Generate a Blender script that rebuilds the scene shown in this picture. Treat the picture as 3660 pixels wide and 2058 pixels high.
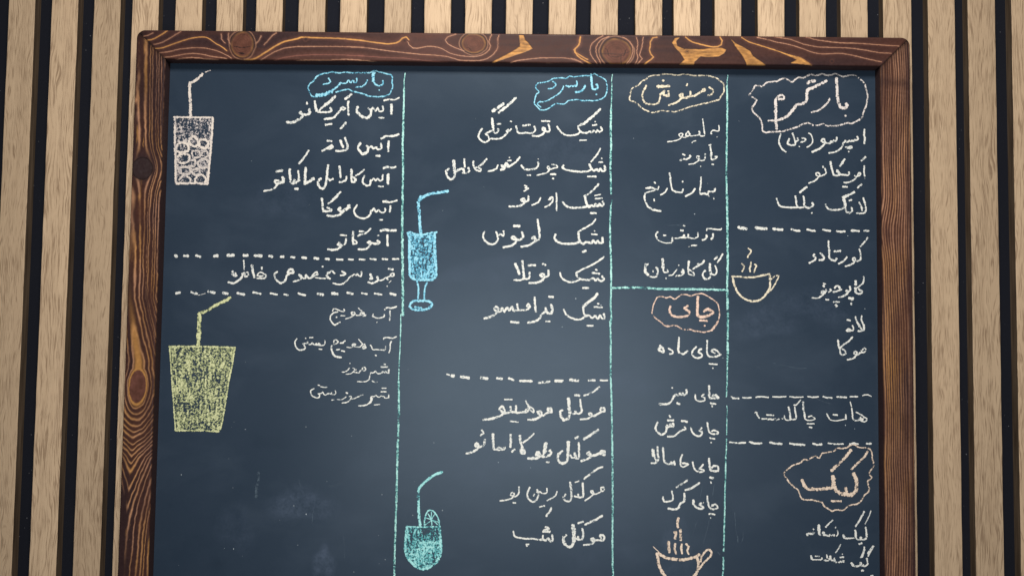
import bpy, bmesh, math, random
import numpy as np
from mathutils import Matrix, Vector

# ---------------------------------------------------------------- clear
for o in list(bpy.data.objects):
    bpy.data.objects.remove(o, do_unlink=True)
scene = bpy.context.scene
col = scene.collection
random.seed(7)
rng = np.random.RandomState(7)

# ---------------------------------------------------------------- camera
cam_d = bpy.data.cameras.new('camera')
cam = bpy.data.objects.new('camera', cam_d)
col.objects.link(cam)
B = [[0.9999008, -0.0122864, 0.0068927], [0.0063278, -0.0454442, -0.9989468], [0.0125867, 0.9988913, -0.0453619]]          # columns: right, up, back
M = Matrix([B[0] + [0.0], B[1] + [-0.75], B[2] + [0.0], [0, 0, 0, 1]])
cam.matrix_world = M
cam_d.sensor_width = 36.0
cam_d.lens = 36.0 * 2710.0 / 3660.0
cam_d.clip_start = 0.01
cam_d.clip_end = 100.0
scene.camera = cam

# ---------------------------------------------------------------- light
world = bpy.data.worlds.new('World')
scene.world = world
world.use_nodes = True
bg = world.node_tree.nodes['Background']
bg.inputs[0].default_value = (0.80, 0.90, 1.0, 1)
bg.inputs[1].default_value = 0.09


def area_lamp(name, loc, target, size, size_y, power, color):
    d = bpy.data.lights.new(name, 'AREA')
    d.shape = 'RECTANGLE'
    d.size = size
    d.size_y = size_y
    d.energy = power
    d.color = color
    o = bpy.data.objects.new(name, d)
    col.objects.link(o)
    o.location = loc
    v = Vector(target) - Vector(loc)
    o.rotation_euler = v.to_track_quat('-Z', 'Y').to_euler()
    return o


LA = area_lamp('ceiling_lamp', (0.03, -0.74, 0.90), (0.02, 0.0, 0.10), 0.40, 0.24, 6.0, (1.0, 0.955, 0.90))
LA.data.spread = math.radians(115)
LB = area_lamp('sheen_lamp', (0.02, -0.90, -0.14), (0.02, 0.0, -0.05), 0.66, 0.46, 2.2, (0.97, 0.985, 1.0))  # soft lamp added in front to give the board its centre sheen; no window
LB.data.spread = math.radians(110)

scene.view_settings.view_transform = 'Standard'
scene.view_settings.look = 'None'
scene.view_settings.exposure = 0.0
scene.view_settings.gamma = 1.0


# ---------------------------------------------------------------- helpers
def mat(name):
    m = bpy.data.materials.new(name)
    m.use_nodes = True
    nt = m.node_tree
    bs = nt.nodes['Principled BSDF']
    return m, nt, bs


def N(nt, kind, **kw):
    n = nt.nodes.new(kind)
    for k, v in kw.items():
        setattr(n, k, v)
    return n


def L(nt, a, b):
    nt.links.new(a, b)


def math_n(nt, op, a, b=None, clamp=False):
    n = N(nt, 'ShaderNodeMath', operation=op)
    n.use_clamp = clamp
    for i, v in enumerate((a, b)):
        if v is None:
            continue
        if isinstance(v, (int, float)):
            n.inputs[i].default_value = v
        else:
            L(nt, v, n.inputs[i])
    return n.outputs[0]


def ramp(nt, fac, stops):
    r = N(nt, 'ShaderNodeValToRGB')
    e = r.color_ramp.elements
    while len(e) < len(stops):
        e.new(0.5)
    for i, (p, c) in enumerate(stops):
        e[i].position = p
        e[i].color = (c, c, c, 1) if isinstance(c, (int, float)) else tuple(c) + (1,)
    L(nt, fac, r.inputs[0])
    return r.outputs[0]


def noise_n(nt, vec, scale, detail=2.0, rough=0.5, dist=0.0):
    n = N(nt, 'ShaderNodeTexNoise')
    n.inputs['Scale'].default_value = scale
    n.inputs['Detail'].default_value = detail
    n.inputs['Roughness'].default_value = rough
    n.inputs['Distortion'].default_value = dist
    if vec is not None:
        L(nt, vec, n.inputs['Vector'])
    return n.outputs['Fac']


def mapping(nt, vec, scale=(1, 1, 1), loc=(0, 0, 0)):
    n = N(nt, 'ShaderNodeMapping')
    n.inputs['Scale'].default_value = scale
    n.inputs['Location'].default_value = loc
    L(nt, vec, n.inputs['Vector'])
    return n.outputs[0]


def mix_c(nt, fac, a, b, blend='MIX'):
    n = N(nt, 'ShaderNodeMix', data_type='RGBA', blend_type=blend)
    for sock, v in ((n.inputs[0], fac), (n.inputs[6], a), (n.inputs[7], b)):
        if isinstance(v, (int, float)):
            sock.default_value = v
        elif isinstance(v, (tuple, list)):
            sock.default_value = tuple(v) + (1,)
        else:
            L(nt, v, sock)
    return n.outputs[2]


def bump(nt, bs, h, strength, dist):
    b = N(nt, 'ShaderNodeBump')
    b.inputs['Strength'].default_value = strength
    b.inputs['Distance'].default_value = dist
    L(nt, h, b.inputs['Height'])
    L(nt, b.outputs[0], bs.inputs['Normal'])


def obj(name, me, material, parent=None, label=None):
    o = bpy.data.objects.new(name, me)
    if material is not None and not me.materials:
        for m in (material if isinstance(material, (list, tuple)) else [material]):
            me.materials.append(m)
    col.objects.link(o)
    if parent is not None:
        o.parent = parent
    if label:
        o['label'] = label
    return o


def empty(name, loc):
    o = bpy.data.objects.new(name, None)
    col.objects.link(o)
    o.location = loc
    return o


def vnoise(x, y, seed, octaves=3):
    """smooth value noise in numpy, -1..1"""
    tot = np.zeros(np.broadcast(x, y).shape)
    amp, norm = 1.0, 0.0
    r = np.random.RandomState(seed)
    tab = r.rand(256, 256) * 2 - 1
    for k in range(octaves):
        xi = np.floor(x).astype(int)
        yi = np.floor(y).astype(int)
        fx = x - xi
        fy = y - yi
        fx = fx * fx * (3 - 2 * fx)
        fy = fy * fy * (3 - 2 * fy)
        g = lambda a, b: tab[a % 256, b % 256]
        v = (g(xi, yi) * (1 - fx) + g(xi + 1, yi) * fx) * (1 - fy) + \
            (g(xi, yi + 1) * (1 - fx) + g(xi + 1, yi + 1) * fx) * fy
        tot += v * amp
        norm += amp
        amp *= 0.5
        x = x * 2.03 + 17.3
        y = y * 2.03 + 5.1
    return tot / norm


# ---------------------------------------------------------------- the slatted wall
# measured left edges (metres) of the slat faces, then a few beyond the frame
edges = [-.5178, -.4741, -.4313, -.3924, -.3486, -.3070, -.2671, -.2239, -.1821, -.1372, -.0969, -.0558,
         -.0147, .0284, .0708, .1155, .1540, .1952, .2384, .2801, .3216, .3641, .4088, .4488, .4923]
edges = [-.7350, -.6915, -.6480, -.6045, -.5610] + edges + [.5358, .5790, .6222, .6660, .7090]
SW = 0.0268           # face width
SD = 0.0105           # slat depth
ZT, ZB = 0.75, -0.85

m_slat, nt, bs = mat('oak_veneer')
geo = N(nt, 'ShaderNodeTexCoord')
info = N(nt, 'ShaderNodeObjectInfo')
off = N(nt, 'ShaderNodeCombineXYZ')
L(nt, math_n(nt, 'MULTIPLY', info.outputs['Random'], 37.0), off.inputs[1])
L(nt, math_n(nt, 'MULTIPLY', info.outputs['Random'], 11.0), off.inputs[2])
va = N(nt, 'ShaderNodeVectorMath', operation='ADD')
L(nt, geo.outputs['Object'], va.inputs[0])
L(nt, off.outputs[0], va.inputs[1])
P0 = va.outputs[0]
# warp across the grain so that lines wander and open out
warp = noise_n(nt, mapping(nt, P0, (45, 1, 9)), 1.0, 2.0)
warp = math_n(nt, 'MULTIPLY', math_n(nt, 'SUBTRACT', warp, 0.5), 0.022)
cx = N(nt, 'ShaderNodeCombineXYZ')
L(nt, warp, cx.inputs[0])
vb = N(nt, 'ShaderNodeVectorMath', operation='ADD')
L(nt, P0, vb.inputs[0])
L(nt, cx.outputs[0], vb.inputs[1])
P1 = vb.outputs[0]
pores = noise_n(nt, mapping(nt, P1, (1500, 40, 52)), 1.0, 2.5, 0.6)
pmask = noise_n(nt, mapping(nt, P0, (70, 1, 18)), 1.0, 2.0)
pv = math_n(nt, 'ADD', pores, math_n(nt, 'MULTIPLY', math_n(nt, 'SUBTRACT', pmask, 0.5), 0.30))
pf = ramp(nt, pv, [(0.50, 0.0), (0.64, 1.0)])
ring = noise_n(nt, mapping(nt, P1, (160, 10, 5)), 1.0, 2.0)
fine = noise_n(nt, mapping(nt, P1, (1500, 60, 110)), 1.0, 2.0)
c0 = mix_c(nt, ramp(nt, ring, [(0.3, 0.0), (0.7, 1.0)]), (0.605, 0.425, 0.256), (0.535, 0.368, 0.218))
c0 = mix_c(nt, math_n(nt, 'MULTIPLY', fine, 0.35), c0, (0.36, 0.25, 0.15))
tone = N(nt, 'ShaderNodeMapRange')
L(nt, info.outputs['Random'], tone.inputs[0])
tone.inputs[3].default_value = 0.84
tone.inputs[4].default_value = 1.10
c1 = mix_c(nt, math_n(nt, 'MULTIPLY', pf, 0.68), c0, (0.190, 0.108, 0.055))
hs = N(nt, 'ShaderNodeHueSaturation')
L(nt, c1, hs.inputs['Color'])
L(nt, tone.outputs[0], hs.inputs['Value'])
hs.inputs['Saturation'].default_value = 0.94
L(nt, hs.outputs[0], bs.inputs['Base Color'])
bs.inputs['Roughness'].default_value = 0.62
bs.inputs['Specular IOR Level'].default_value = 0.25
bump(nt, bs, math_n(nt, 'SUBTRACT', 1.0, pf), 0.4, 0.0002)

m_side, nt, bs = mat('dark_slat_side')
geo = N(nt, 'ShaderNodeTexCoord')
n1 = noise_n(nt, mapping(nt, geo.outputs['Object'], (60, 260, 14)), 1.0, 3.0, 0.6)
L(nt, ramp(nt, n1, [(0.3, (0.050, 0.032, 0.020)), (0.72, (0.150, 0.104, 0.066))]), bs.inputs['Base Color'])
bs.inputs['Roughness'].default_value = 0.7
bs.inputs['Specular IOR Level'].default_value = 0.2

m_felt, nt, bs = mat('black_felt')
geo = N(nt, 'ShaderNodeTexCoord')
mp = N(nt, 'ShaderNodeMapping')
mp.inputs['Rotation'].default_value = (0, math.radians(45), 0)
L(nt, geo.outputs['Object'], mp.inputs['Vector'])
vo = N(nt, 'ShaderNodeTexVoronoi')
vo.inputs['Scale'].default_value = 640
vo.inputs['Randomness'].default_value = 0.25
L(nt, mp.outputs[0], vo.inputs['Vector'])
dots = ramp(nt, vo.outputs['Distance'], [(0.05, 1.0), (0.45, 0.0)])
big = noise_n(nt, geo.outputs['Object'], 25.0, 3.0)
dd = math_n(nt, 'MULTIPLY', dots, ramp(nt, big, [(0.35, 0.2), (0.7, 1.0)]))
c = mix_c(nt, dd, (0.0100, 0.0110, 0.0160), (0.060, 0.067, 0.084))
sp = noise_n(nt, geo.outputs['Object'], 420.0, 1.0)
c = mix_c(nt, ramp(nt, sp, [(0.785, 0.0), (0.81, 0.45)]), c, (0.30, 0.30, 0.30))
L(nt, c, bs.inputs['Base Color'])
bs.inputs['Roughness'].default_value = 0.95
bs.inputs['Specular IOR Level'].default_value = 0.08
bump(nt, bs, dots, 0.5, 0.0006)

wall = empty('slatted_wall', (0, 0, ZB))
wall['label'] = 'wall of upright pale oak slats over black felt behind the chalkboard'
wall['category'] = 'wall'

me = bpy.data.meshes.new('felt_backing')
x0, x1 = edges[0] - 0.02, edges[-1] + SW + 0.02
v = []
for y in (SD - 0.0002, SD + 0.012):
    v += [(x0, y, 0), (x1, y, 0), (x1, y, ZT - ZB), (x0, y, ZT - ZB)]
me.from_pydata(v, [], [(0, 1, 2, 3), (7, 6, 5, 4), (0, 4, 5, 1), (1, 5, 6, 2), (2, 6, 7, 3), (3, 7, 4, 0)])
obj('felt_backing', me, m_felt, wall, 'black woven felt backing')


def slat_mesh(k):
    """one slat: slightly uneven arrises, dark sides, pale veneered face"""
    r = np.random.RandomState(100 + k)
    n = 110
    W = SW + (0.0013 if abs(edges[k] - .3641) < 1e-5 else 0.0006 * (r.rand() - 0.5))
    zs = np.linspace(0, ZT - ZB, n)
    jl = vnoise(zs * 55 + k * 7.7, zs * 0 + 3.1, 11, 3) * 0.00038
    jr = vnoise(zs * 55 + k * 5.1, zs * 0 + 9.4, 12, 3) * 0.00038
    b = 0.0005
    verts, faces, mats = [], [], []
    for i, z in enumerate(zs):
        verts += [(0 + 0.0002, SD - 0.0004, z), (jl[i], b, z), (jl[i] + b, 0, z),
                  (W + jr[i] - b, 0, z), (W + jr[i], b, z), (W - 0.0002, SD - 0.0004, z)]
    for i in range(n - 1):
        a = i * 6
        for j in range(5):
            faces.append((a + j, a + j + 1, a + j + 7, a + j + 6))
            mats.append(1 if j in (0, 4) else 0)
    faces.append((5, 4, 3, 2, 1, 0))
    mats.append(1)
    a = (n - 1) * 6
    faces.append((a, a + 1, a + 2, a + 3, a + 4, a + 5))
    mats.append(1)
    m = bpy.data.meshes.new('slat')
    m.from_pydata(verts, [], faces)
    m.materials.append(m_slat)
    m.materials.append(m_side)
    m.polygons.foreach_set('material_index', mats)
    return m


for k, x in enumerate(edges):
    s = obj('slat', slat_mesh(k), None, wall)
    s.location = (x, 0, 0)

# ---------------------------------------------------------------- the chalkboard
XL, XR, TOP, BOT = -0.3770, 0.3803, 0.2823, -0.66
RW = 0.0292           # rail width
YF, YB = -0.020, -0.011
board = empty('chalkboard', (0, YB, BOT))
board['label'] = 'large framed menu chalkboard with white handwriting, hanging on the slatted wall'
board['category'] = 'chalkboard'
OX, OZ = 0.0, BOT


def place(me):
    """mesh built in world coordinates -> local to the board"""
    me.transform(Matrix.Translation((0, -YB, -BOT)))


# burnt pine of the frame: colour of every growth line baked per vertex, seen also as relief
m_frame, nt, bs = mat('burnt_pine')
at = N(nt, 'ShaderNodeAttribute', attribute_name='grain')
geo = N(nt, 'ShaderNodeTexCoord')
n1 = noise_n(nt, mapping(nt, geo.outputs['Object'], (400, 400, 400)), 1.0, 3.0, 0.6)
c = mix_c(nt, 0.30, at.outputs['Color'], ramp(nt, n1, [(0.25, 0.25), (0.75, 0.80)]), 'OVERLAY')
L(nt, c, bs.inputs['Base Color'])
rr = ramp(nt, n1, [(0.3, 0.42), (0.7, 0.58)])
L(nt, rr, bs.inputs['Roughness'])
bs.inputs['Specular IOR Level'].default_value = 0.16
bw = N(nt, 'ShaderNodeRGBToBW')
L(nt, at.outputs['Color'], bw.inputs[0])
bump(nt, bs, bw.outputs[0], 0.5, 0.0012)

GRAIN = """t4 -3702,2754 -3651,2768 -3606,2792
o8 -3654,2717 -3595,2731 -3532,2769 -3469,2812
t4 -3593,2677 -3529,2690 -3457,2728 -3385,2775 -3331,2809
o8 -3578,2636 -3509,2644 -3419,2677 -3328,2711 -3237,2740 -3164,2754 -3090,2755 -3044,2737 -2997,2700 -2940,2668 -2894,2641 -2875,2622
t4 -3540,2594 -3453,2604 -3343,2631 -3206,2647 -3087,2645 -2994,2626 -2920,2599 -2855,2567 -2827,2549
t5 -3497,2550 -3415,2556 -3323,2576 -3214,2591 -3112,2583 -3011,2561 -2919,2552 -2873,2545
t4 -3377,2529 -3295,2544 -3212,2551 -3083,2541 -2955,2531
t6 -2935,2789 -2929,2738 -2895,2697
t4 -2862,2795 -2865,2739 -2840,2683
t6 -2540,2775 -2557,2733 -2592,2695
t6 -2393,2804 -2438,2771 -2465,2734 -2509,2682
o13 -2698,2536 -2606,2542 -2534,2584 -2462,2631 -2390,2678 -2299,2721 -2190,2746 -2135,2765 -2062,2761 -1878,2758 -1695,2751 -1533,2738
t5 -2587,2514 -2515,2547 -2425,2604 -2316,2651 -2197,2669 -2060,2671 -1876,2674 -1693,2674 -1532,2671
r11 -2459,2511 -2332,2554 -2195,2578 -2012,2591 -1783,2592 -1530,2587
t4 -2404,2511 -2239,2527 -2102,2537 -1873,2540 -1690,2548 -1529,2539
k67 -2725,2689
e106,121 -2725,2688
k16 -2103,2747
o12 -1698,2749 -1588,2741 -1441,2721 -1303,2706 -1221,2714 -1176,2737 -1149,2770 -1112,2775 -1089,2748
t6 -1102,2729 -1074,2683 -1037,2664 -982,2670 -919,2684 -827,2683 -753,2658 -689,2622 -597,2597 -506,2588 -414,2592 -360,2611 -314,2644 -288,2691 -307,2746 -280,2812
t4 -1697,2674 -1513,2664 -1330,2643 -1146,2622 -963,2605 -780,2595 -688,2580 -596,2553 -487,2548 -377,2553 -304,2579 -250,2626 -215,2691 -225,2756 -207,2803
r8 -1695,2588 -1511,2581 -1328,2571 -1145,2566 -962,2549 -779,2533 -550,2521 -322,2510
t4 -1694,2548 -1510,2539 -1327,2522 -1144,2510
t5 -628,2808 -692,2789 -737,2760 -709,2714 -635,2673 -543,2642
k13 -1132,2740
e116,94 -457,2721
p -15,2807 35,2807 50,2759 77,2736 124,2672 42,2634 -67,2596 -185,2553 -322,2508 -231,2561 -104,2628 -4,2694
t5 -148,2509 -48,2549 43,2564 179,2580 316,2584 453,2582 544,2560 627,2529
t4 25,2510 134,2524 317,2530 499,2514
o11 588,2797 570,2737 580,2709 525,2667 562,2625 659,2571
o11 587,2791 577,2723 528,2662 575,2594 669,2541 709,2521
t5 495,2580 549,2567 616,2534
t5 808,2807 748,2773 695,2718 682,2643 716,2575 763,2522
t5 868,2801 788,2766 742,2698 749,2616 789,2535
e138,129 942,2645
d5 735,2623 829,2631 989,2626 1069,2654
d5 989,2626 983,2571 992,2521
t5 1001,2796 1069,2756 1102,2674 1083,2593 1030,2524
t5 1135,2797 1149,2729 1136,2648 1150,2593 1117,2519
t5 1202,2798 1189,2702 1163,2621 1190,2580 1130,2519
o12 1336,2799 1282,2785 1269,2717 1263,2649 1303,2602 1243,2554 1203,2519
p 1483,2746 1509,2790 1563,2804 1525,2760 1536,2713 1603,2686 1763,2684 1910,2702 1970,2700 2012,2684 1990,2643 1936,2612 1830,2603 1763,2611 1703,2559 1697,2521 1537,2519 1603,2578 1563,2645 1509,2699
o12 1616,2802 1669,2759 1776,2729 1896,2707 1963,2731 1970,2778 1950,2805
k12 1630,2659
p 2043,2804 2096,2752 2163,2719 2243,2673 2270,2625 2336,2579 2402,2531 2216,2527 2176,2611 2110,2698
o8 2163,2805 2230,2761 2363,2721 2469,2688 2563,2655 2682,2623 2749,2603 2842,2537
p 2496,2682 2682,2623 2749,2603 2842,2535 2629,2555 2695,2589 2576,2642
t7 2310,2806 2403,2790 2496,2763 2630,2738 2763,2698 2869,2659 2962,2650 3122,2657 3228,2642 3361,2610 3520,2577
t7 2483,2811 2630,2792 2763,2746 2896,2720 3029,2715 3228,2710 3361,2691 3494,2669 3614,2664
t7 2790,2817 2896,2788 3096,2763 3295,2758 3495,2746 3694,2735
k12 3039,2579
k8 2416,2790"""

DARK = np.array([0.033, 0.0155, 0.0155])
MID = np.array([0.078, 0.029, 0.018])
TAN = np.array([0.560, 0.285, 0.165])
ORA = np.array([0.700, 0.335, 0.092])
RED = np.array([0.180, 0.070, 0.050])
PLUG = np.array([0.025, 0.014, 0.014])


def lerp(a, b, t):
    t = np.clip(t, 0, 1)[..., None]
    return a * (1 - t) + b * t


def pts(s):
    return np.array([[float(q) for q in a.split(',')] for a in s.split()]) / 10000.0


def smooth_line(p, step):
    """Catmull-Rom through the points, resampled at a fixed step"""
    p = np.asarray(p, float)
    if len(p) < 3:
        seg = p
    else:
        q = np.vstack([2 * p[0] - p[1], p, 2 * p[-1] - p[-2]])
        o = []
        for i in range(1, len(q) - 2):
            a, b, c, d = q[i - 1], q[i], q[i + 1], q[i + 2]
            t = np.linspace(0, 1, 9)[:-1, None]
            k = 0.40
            m1 = k * (c - a)
            m2 = k * (d - b)
            o.append((2 * t**3 - 3 * t**2 + 1) * b + (t**3 - 2 * t**2 + t) * m1 + (-2 * t**3 + 3 * t**2) * c + (t**3 - t**2) * m2)
        seg = np.vstack(o + [p[-1:]])
    d = np.r_[0, np.cumsum(np.hypot(*np.diff(seg, axis=0).T))]
    n = max(2, int(d[-1] / step) + 1)
    s = np.linspace(0, d[-1], n)
    return np.c_[np.interp(s, d, seg[:, 0]), np.interp(s, d, seg[:, 1])]


def dist_poly(X, Z, p):
    D = np.full(X.shape, 9.0)
    for (ax, az), (bx, bz) in zip(p[:-1], p[1:]):
        m = (X > min(ax, bx) - 0.006) & (X < max(ax, bx) + 0.006)
        if not m.any():
            continue
        dx, dz = bx - ax, bz - az
        L2 = dx * dx + dz * dz + 1e-12
        t = np.clip(((X[m] - ax) * dx + (Z[m] - az) * dz) / L2, 0, 1)
        D[m] = np.minimum(D[m], np.hypot(X[m] - ax - t * dx, Z[m] - az - t * dz))
    return D


def inside(X, Z, p):
    r = np.zeros(X.shape, bool)
    q = np.vstack([p, p[:1]])
    for (ax, az), (bx, bz) in zip(q[:-1], q[1:]):
        if az == bz:
            continue
        r ^= ((az > Z) != (bz > Z)) & (X < (bx - ax) * (Z - az) / (bz - az) + ax)
    return r


def grain_top(X, Z):
    wob = vnoise(X * 420, Z * 420, 3, 2) * 0.00022
    Z = Z + wob
    X = X + vnoise(X * 300, Z * 500, 4, 2) * 0.0003
    streak = vnoise(X * 14, Z * 240, 5, 4)
    pat = vnoise(X * 7, Z * 40, 6, 3)
    C = lerp(DARK, MID, 0.35 + 0.6 * pat + 0.35 * streak)
    C = lerp(C, RED, np.clip(-0.1 + 0.55 * vnoise(X * 9 + 4, Z * 60, 8, 2), 0, 1))
    frag = 0.8 + 0.3 * vnoise(X * 60, Z * 60, 9, 2)
    for ln in GRAIN.strip().split('\n'):
        k, rest = ln.split(' ', 1)
        P = pts(rest)
        if k[0] == 'e':                                    # a round knot seen end on
            ra, rb = [float(a) / 10000 for a in k[1:].split(',')]
            R = np.hypot((X - P[0, 0]) / ra, (Z - P[0, 1]) / rb) + 0.09 * vnoise(X * 90, Z * 90, 21, 2)
            m = R < 1.3
            inner = lerp(MID * 1.0, MID * 2.1, 0.45 + 0.5 * vnoise(X * 200, Z * 200, 22, 3))
            rings = 0.5 + 0.5 * np.sin(R * 34)
            inner = lerp(inner, MID * 0.8, rings * 0.45 * (R > 0.25))
            crack = np.abs(vnoise(X * 110, Z * 110, 23, 1)) < 0.035
            inner = np.where((crack & (R < 0.8))[..., None], DARK * 0.6, inner)
            C = np.where((R < 0.93)[..., None], lerp(C, inner, np.full(R.shape, 0.9)), C)
            C = lerp(C, ORA * 0.65, np.exp(-((R - 0.98) / 0.06) ** 2) * (0.28 + 0.35 * vnoise(X * 120, Z * 120, 24, 2)))
            C = lerp(C, DARK, np.exp(-((R - 1.10) / 0.06) ** 2) * 0.6)
            C = lerp(C, TAN * 0.8, np.exp(-((R - 1.22) / 0.035) ** 2) * 0.6)
            continue
        if k[0] == 'k':
            r = float(k[1:]) / 10000
            R = np.hypot((X - P[0, 0]) / r, (Z - P[0, 1]) / r)
            if r < 0.001 * 3:
                C = lerp(C, PLUG, np.exp(-(R / 0.9) ** 2) * 0.9)
                C = lerp(C, MID * 1.4, np.exp(-((R - 1.5) / 0.35) ** 2) * 0.5)
            continue
        if k[0] == 'p':
            m = inside(X, Z, P)
            d = dist_poly(X, Z, np.vstack([P, P[:1]]))
            a = np.clip(d / 0.0006, 0, 1) * (0.62 + 0.50 * vnoise(X * 120, Z * 700, 31, 3)) * np.clip(1.05 - d / 0.012, 0.2, 1)
            C = np.where(m[..., None], lerp(C, ORA, a), C)
            C = np.where(m[..., None], C, lerp(C, DARK * 0.8, np.exp(-(d / 0.0006) ** 2) * 0.7))
            continue
        w = float(k[1:]) / 10000
        P = smooth_line(P, 0.004)
        d = dist_poly(X, Z, P)
        if k[0] == 'd':
            C = lerp(C, PLUG, np.exp(-(d / (w * 0.6)) ** 2) * 0.9)
            continue
        c = {'t': TAN, 'o': ORA, 'r': RED * 1.35}[k[0]]
        w = max(w, 0.0009) * (0.62 if k[0] == 't' else 0.85)
        C = lerp(C, RED * 1.1, np.exp(-(d / (w * 2.2)) ** 2) * 0.35)
        C = lerp(C, DARK * 0.75, np.exp(-((d - w * 1.1) / (w * 0.5)) ** 2) * 0.35)
        C = lerp(C, c, np.exp(-(d / (w * 0.62)) ** 4) * frag * (0.95 if k[0] != 'r' else 0.6))
    return C


def rings_to_col(F, X, Z, width, contrast, dark, light, seed):
    F = F + 0.55 * vnoise(F * 0.83, X * 3 + Z * 2, seed + 5, 2)
    p = F - np.floor(F)
    d = np.abs(p - 0.5)
    a = np.exp(-(d / width) ** 2)
    a = a * np.clip(contrast * (0.72 + 0.8 * vnoise(X * 90, Z * 22, seed, 3)), 0.12, 1)
    return lerp(dark, light, a)


def grain_left(X, Z):
    # px-like units: across 0..29.5 mm and height
    U = (X - XL) * 1000
    V = Z * 1000
    U = U + vnoise(U * 0.35, V * 0.22, 41, 3) * 0.55
    # oval and the cathedral grain under it
    vc, uc = -66.0, 13.5
    kx, kz = 10.6, 145.0
    rk = np.hypot((U - kx), (V - kz) * 0.92)
    # lines part to pass round the knot higher up
    U = U - 6.5 * np.tanh((U - kx) / 5.0) * np.exp(-((V - kz) / 17.0) ** 2)
    dv = vc - V                                            # >0 below
    below = np.where(dv > 62, 62 + 32 * (1 - np.exp(-(dv - 62) / 36.0)), dv)
    above = np.where(-dv > 17, 17 + (-dv - 17) * 0.035, -dv)
    e = np.where(dv > 0, below, above)
    up = np.clip((-dv - 25) / 60, 0, 1)
    uoff = uc - np.clip(dv, 0, 130) * 0.055 - up * 11.0
    pw = 2.0 - 0.75 * np.clip((dv - 28) / 40, 0, 1)
    R = (np.abs((U - uoff) / 8.4) ** pw + (e / 17.0) ** pw + 1e-6) ** (1 / pw)
    F = R * (3.0 + 0.5 * up) + 0.22 * vnoise(U * 0.2, V * 0.05, 42, 2)
    pat = vnoise(U * 0.10, V * 0.018, 43, 3)
    D = lerp(DARK * 0.90, MID * 0.85, 0.30 + 0.8 * pat)
    Lc = lerp(TAN * 0.85, ORA * 0.70, 0.25 + 0.9 * vnoise(U * 0.08, V * 0.03, 44, 2))
    C = rings_to_col(F, X, Z, 0.15, 0.95, D, Lc, 45)
    # orange flashes where the soft wood is bare
    fl = np.clip(vnoise(U * 0.28 + 3, V * 0.034, 46, 3) * 2.6 - 1.15, 0, 1) * (U < 11)
    C = lerp(C, ORA * 0.8, fl * 0.9)
    # bare oval ring
    C = lerp(C, ORA * 0.7, np.exp(-((R - 1.0) / 0.10) ** 2) * 0.8)
    C = np.where((R < 0.92)[..., None], lerp(MID * 0.9, RED * 0.8, 0.5 + 0.5 * vnoise(X * 300, Z * 300, 47, 2)), C)
    C = lerp(C, DARK * 1.1, np.exp(-((V - kz - 11) / 11.0) ** 2 - ((U - 9) / 11.0) ** 2) * 0.85)
    low = np.clip((-V - 140) / 30, 0, 1) * np.clip((9 - U) / 3, 0, 1)
    C = lerp(C, DARK * 0.85, low)
    C = lerp(C, PLUG * 1.3, np.clip((13.6 - rk) / 4.0, 0, 1) * 0.75)
    C = np.where((rk < 9.8)[..., None], PLUG * 1.15 + 0.008 * np.abs(vnoise(X * 260, Z * 260, 48, 2))[..., None], C)
    C = lerp(C, PLUG * 0.35, np.exp(-((rk - 9.9) / 0.5) ** 2) * 0.9)
    return C


def grain_right(X, Z):
    U = (XR - X) * 1000                                    # 0 at the outer edge
    V = Z * 1000
    U2 = U + 2.6 * vnoise(U * 0.02, V * 0.012, 51, 2) + vnoise(U * 0.3, V * 0.10, 52, 3) * 0.35
    U2 = U2 - 1.3 * np.exp(-((V - 95) / 22.0) ** 2) * np.exp(-((U - 29) / 12.0) ** 2) * 3
    F = U2 / 2.35
    pat = vnoise(U * 0.05, V * 0.012, 53, 3)
    D = lerp(DARK * 0.90, MID * 0.85, 0.4 + 0.9 * pat)
    Lc = lerp(TAN * 0.72, ORA * 0.62, 0.35 + 1.0 * vnoise(U * 0.05, V * 0.016, 54, 2))
    C = rings_to_col(F, X, Z, 0.20, 0.90, D, Lc, 55)
    edge = np.clip((6.5 - U) / 4, 0, 1) * (0.55 + 0.6 * vnoise(U * 0.1, V * 0.02, 56, 2))
    C = lerp(C, DARK, edge)
    C = lerp(C, DARK * 1.1, np.clip(vnoise(U * 0.12, V * 0.022 + 3, 57, 3) * 1.6 - 0.35, 0, 1) * 0.8)
    C = lerp(C, DARK * 0.75, np.exp(-((V - 236 - U * 0.1) / 5.0) ** 2) * 0.5)
    return C


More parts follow.
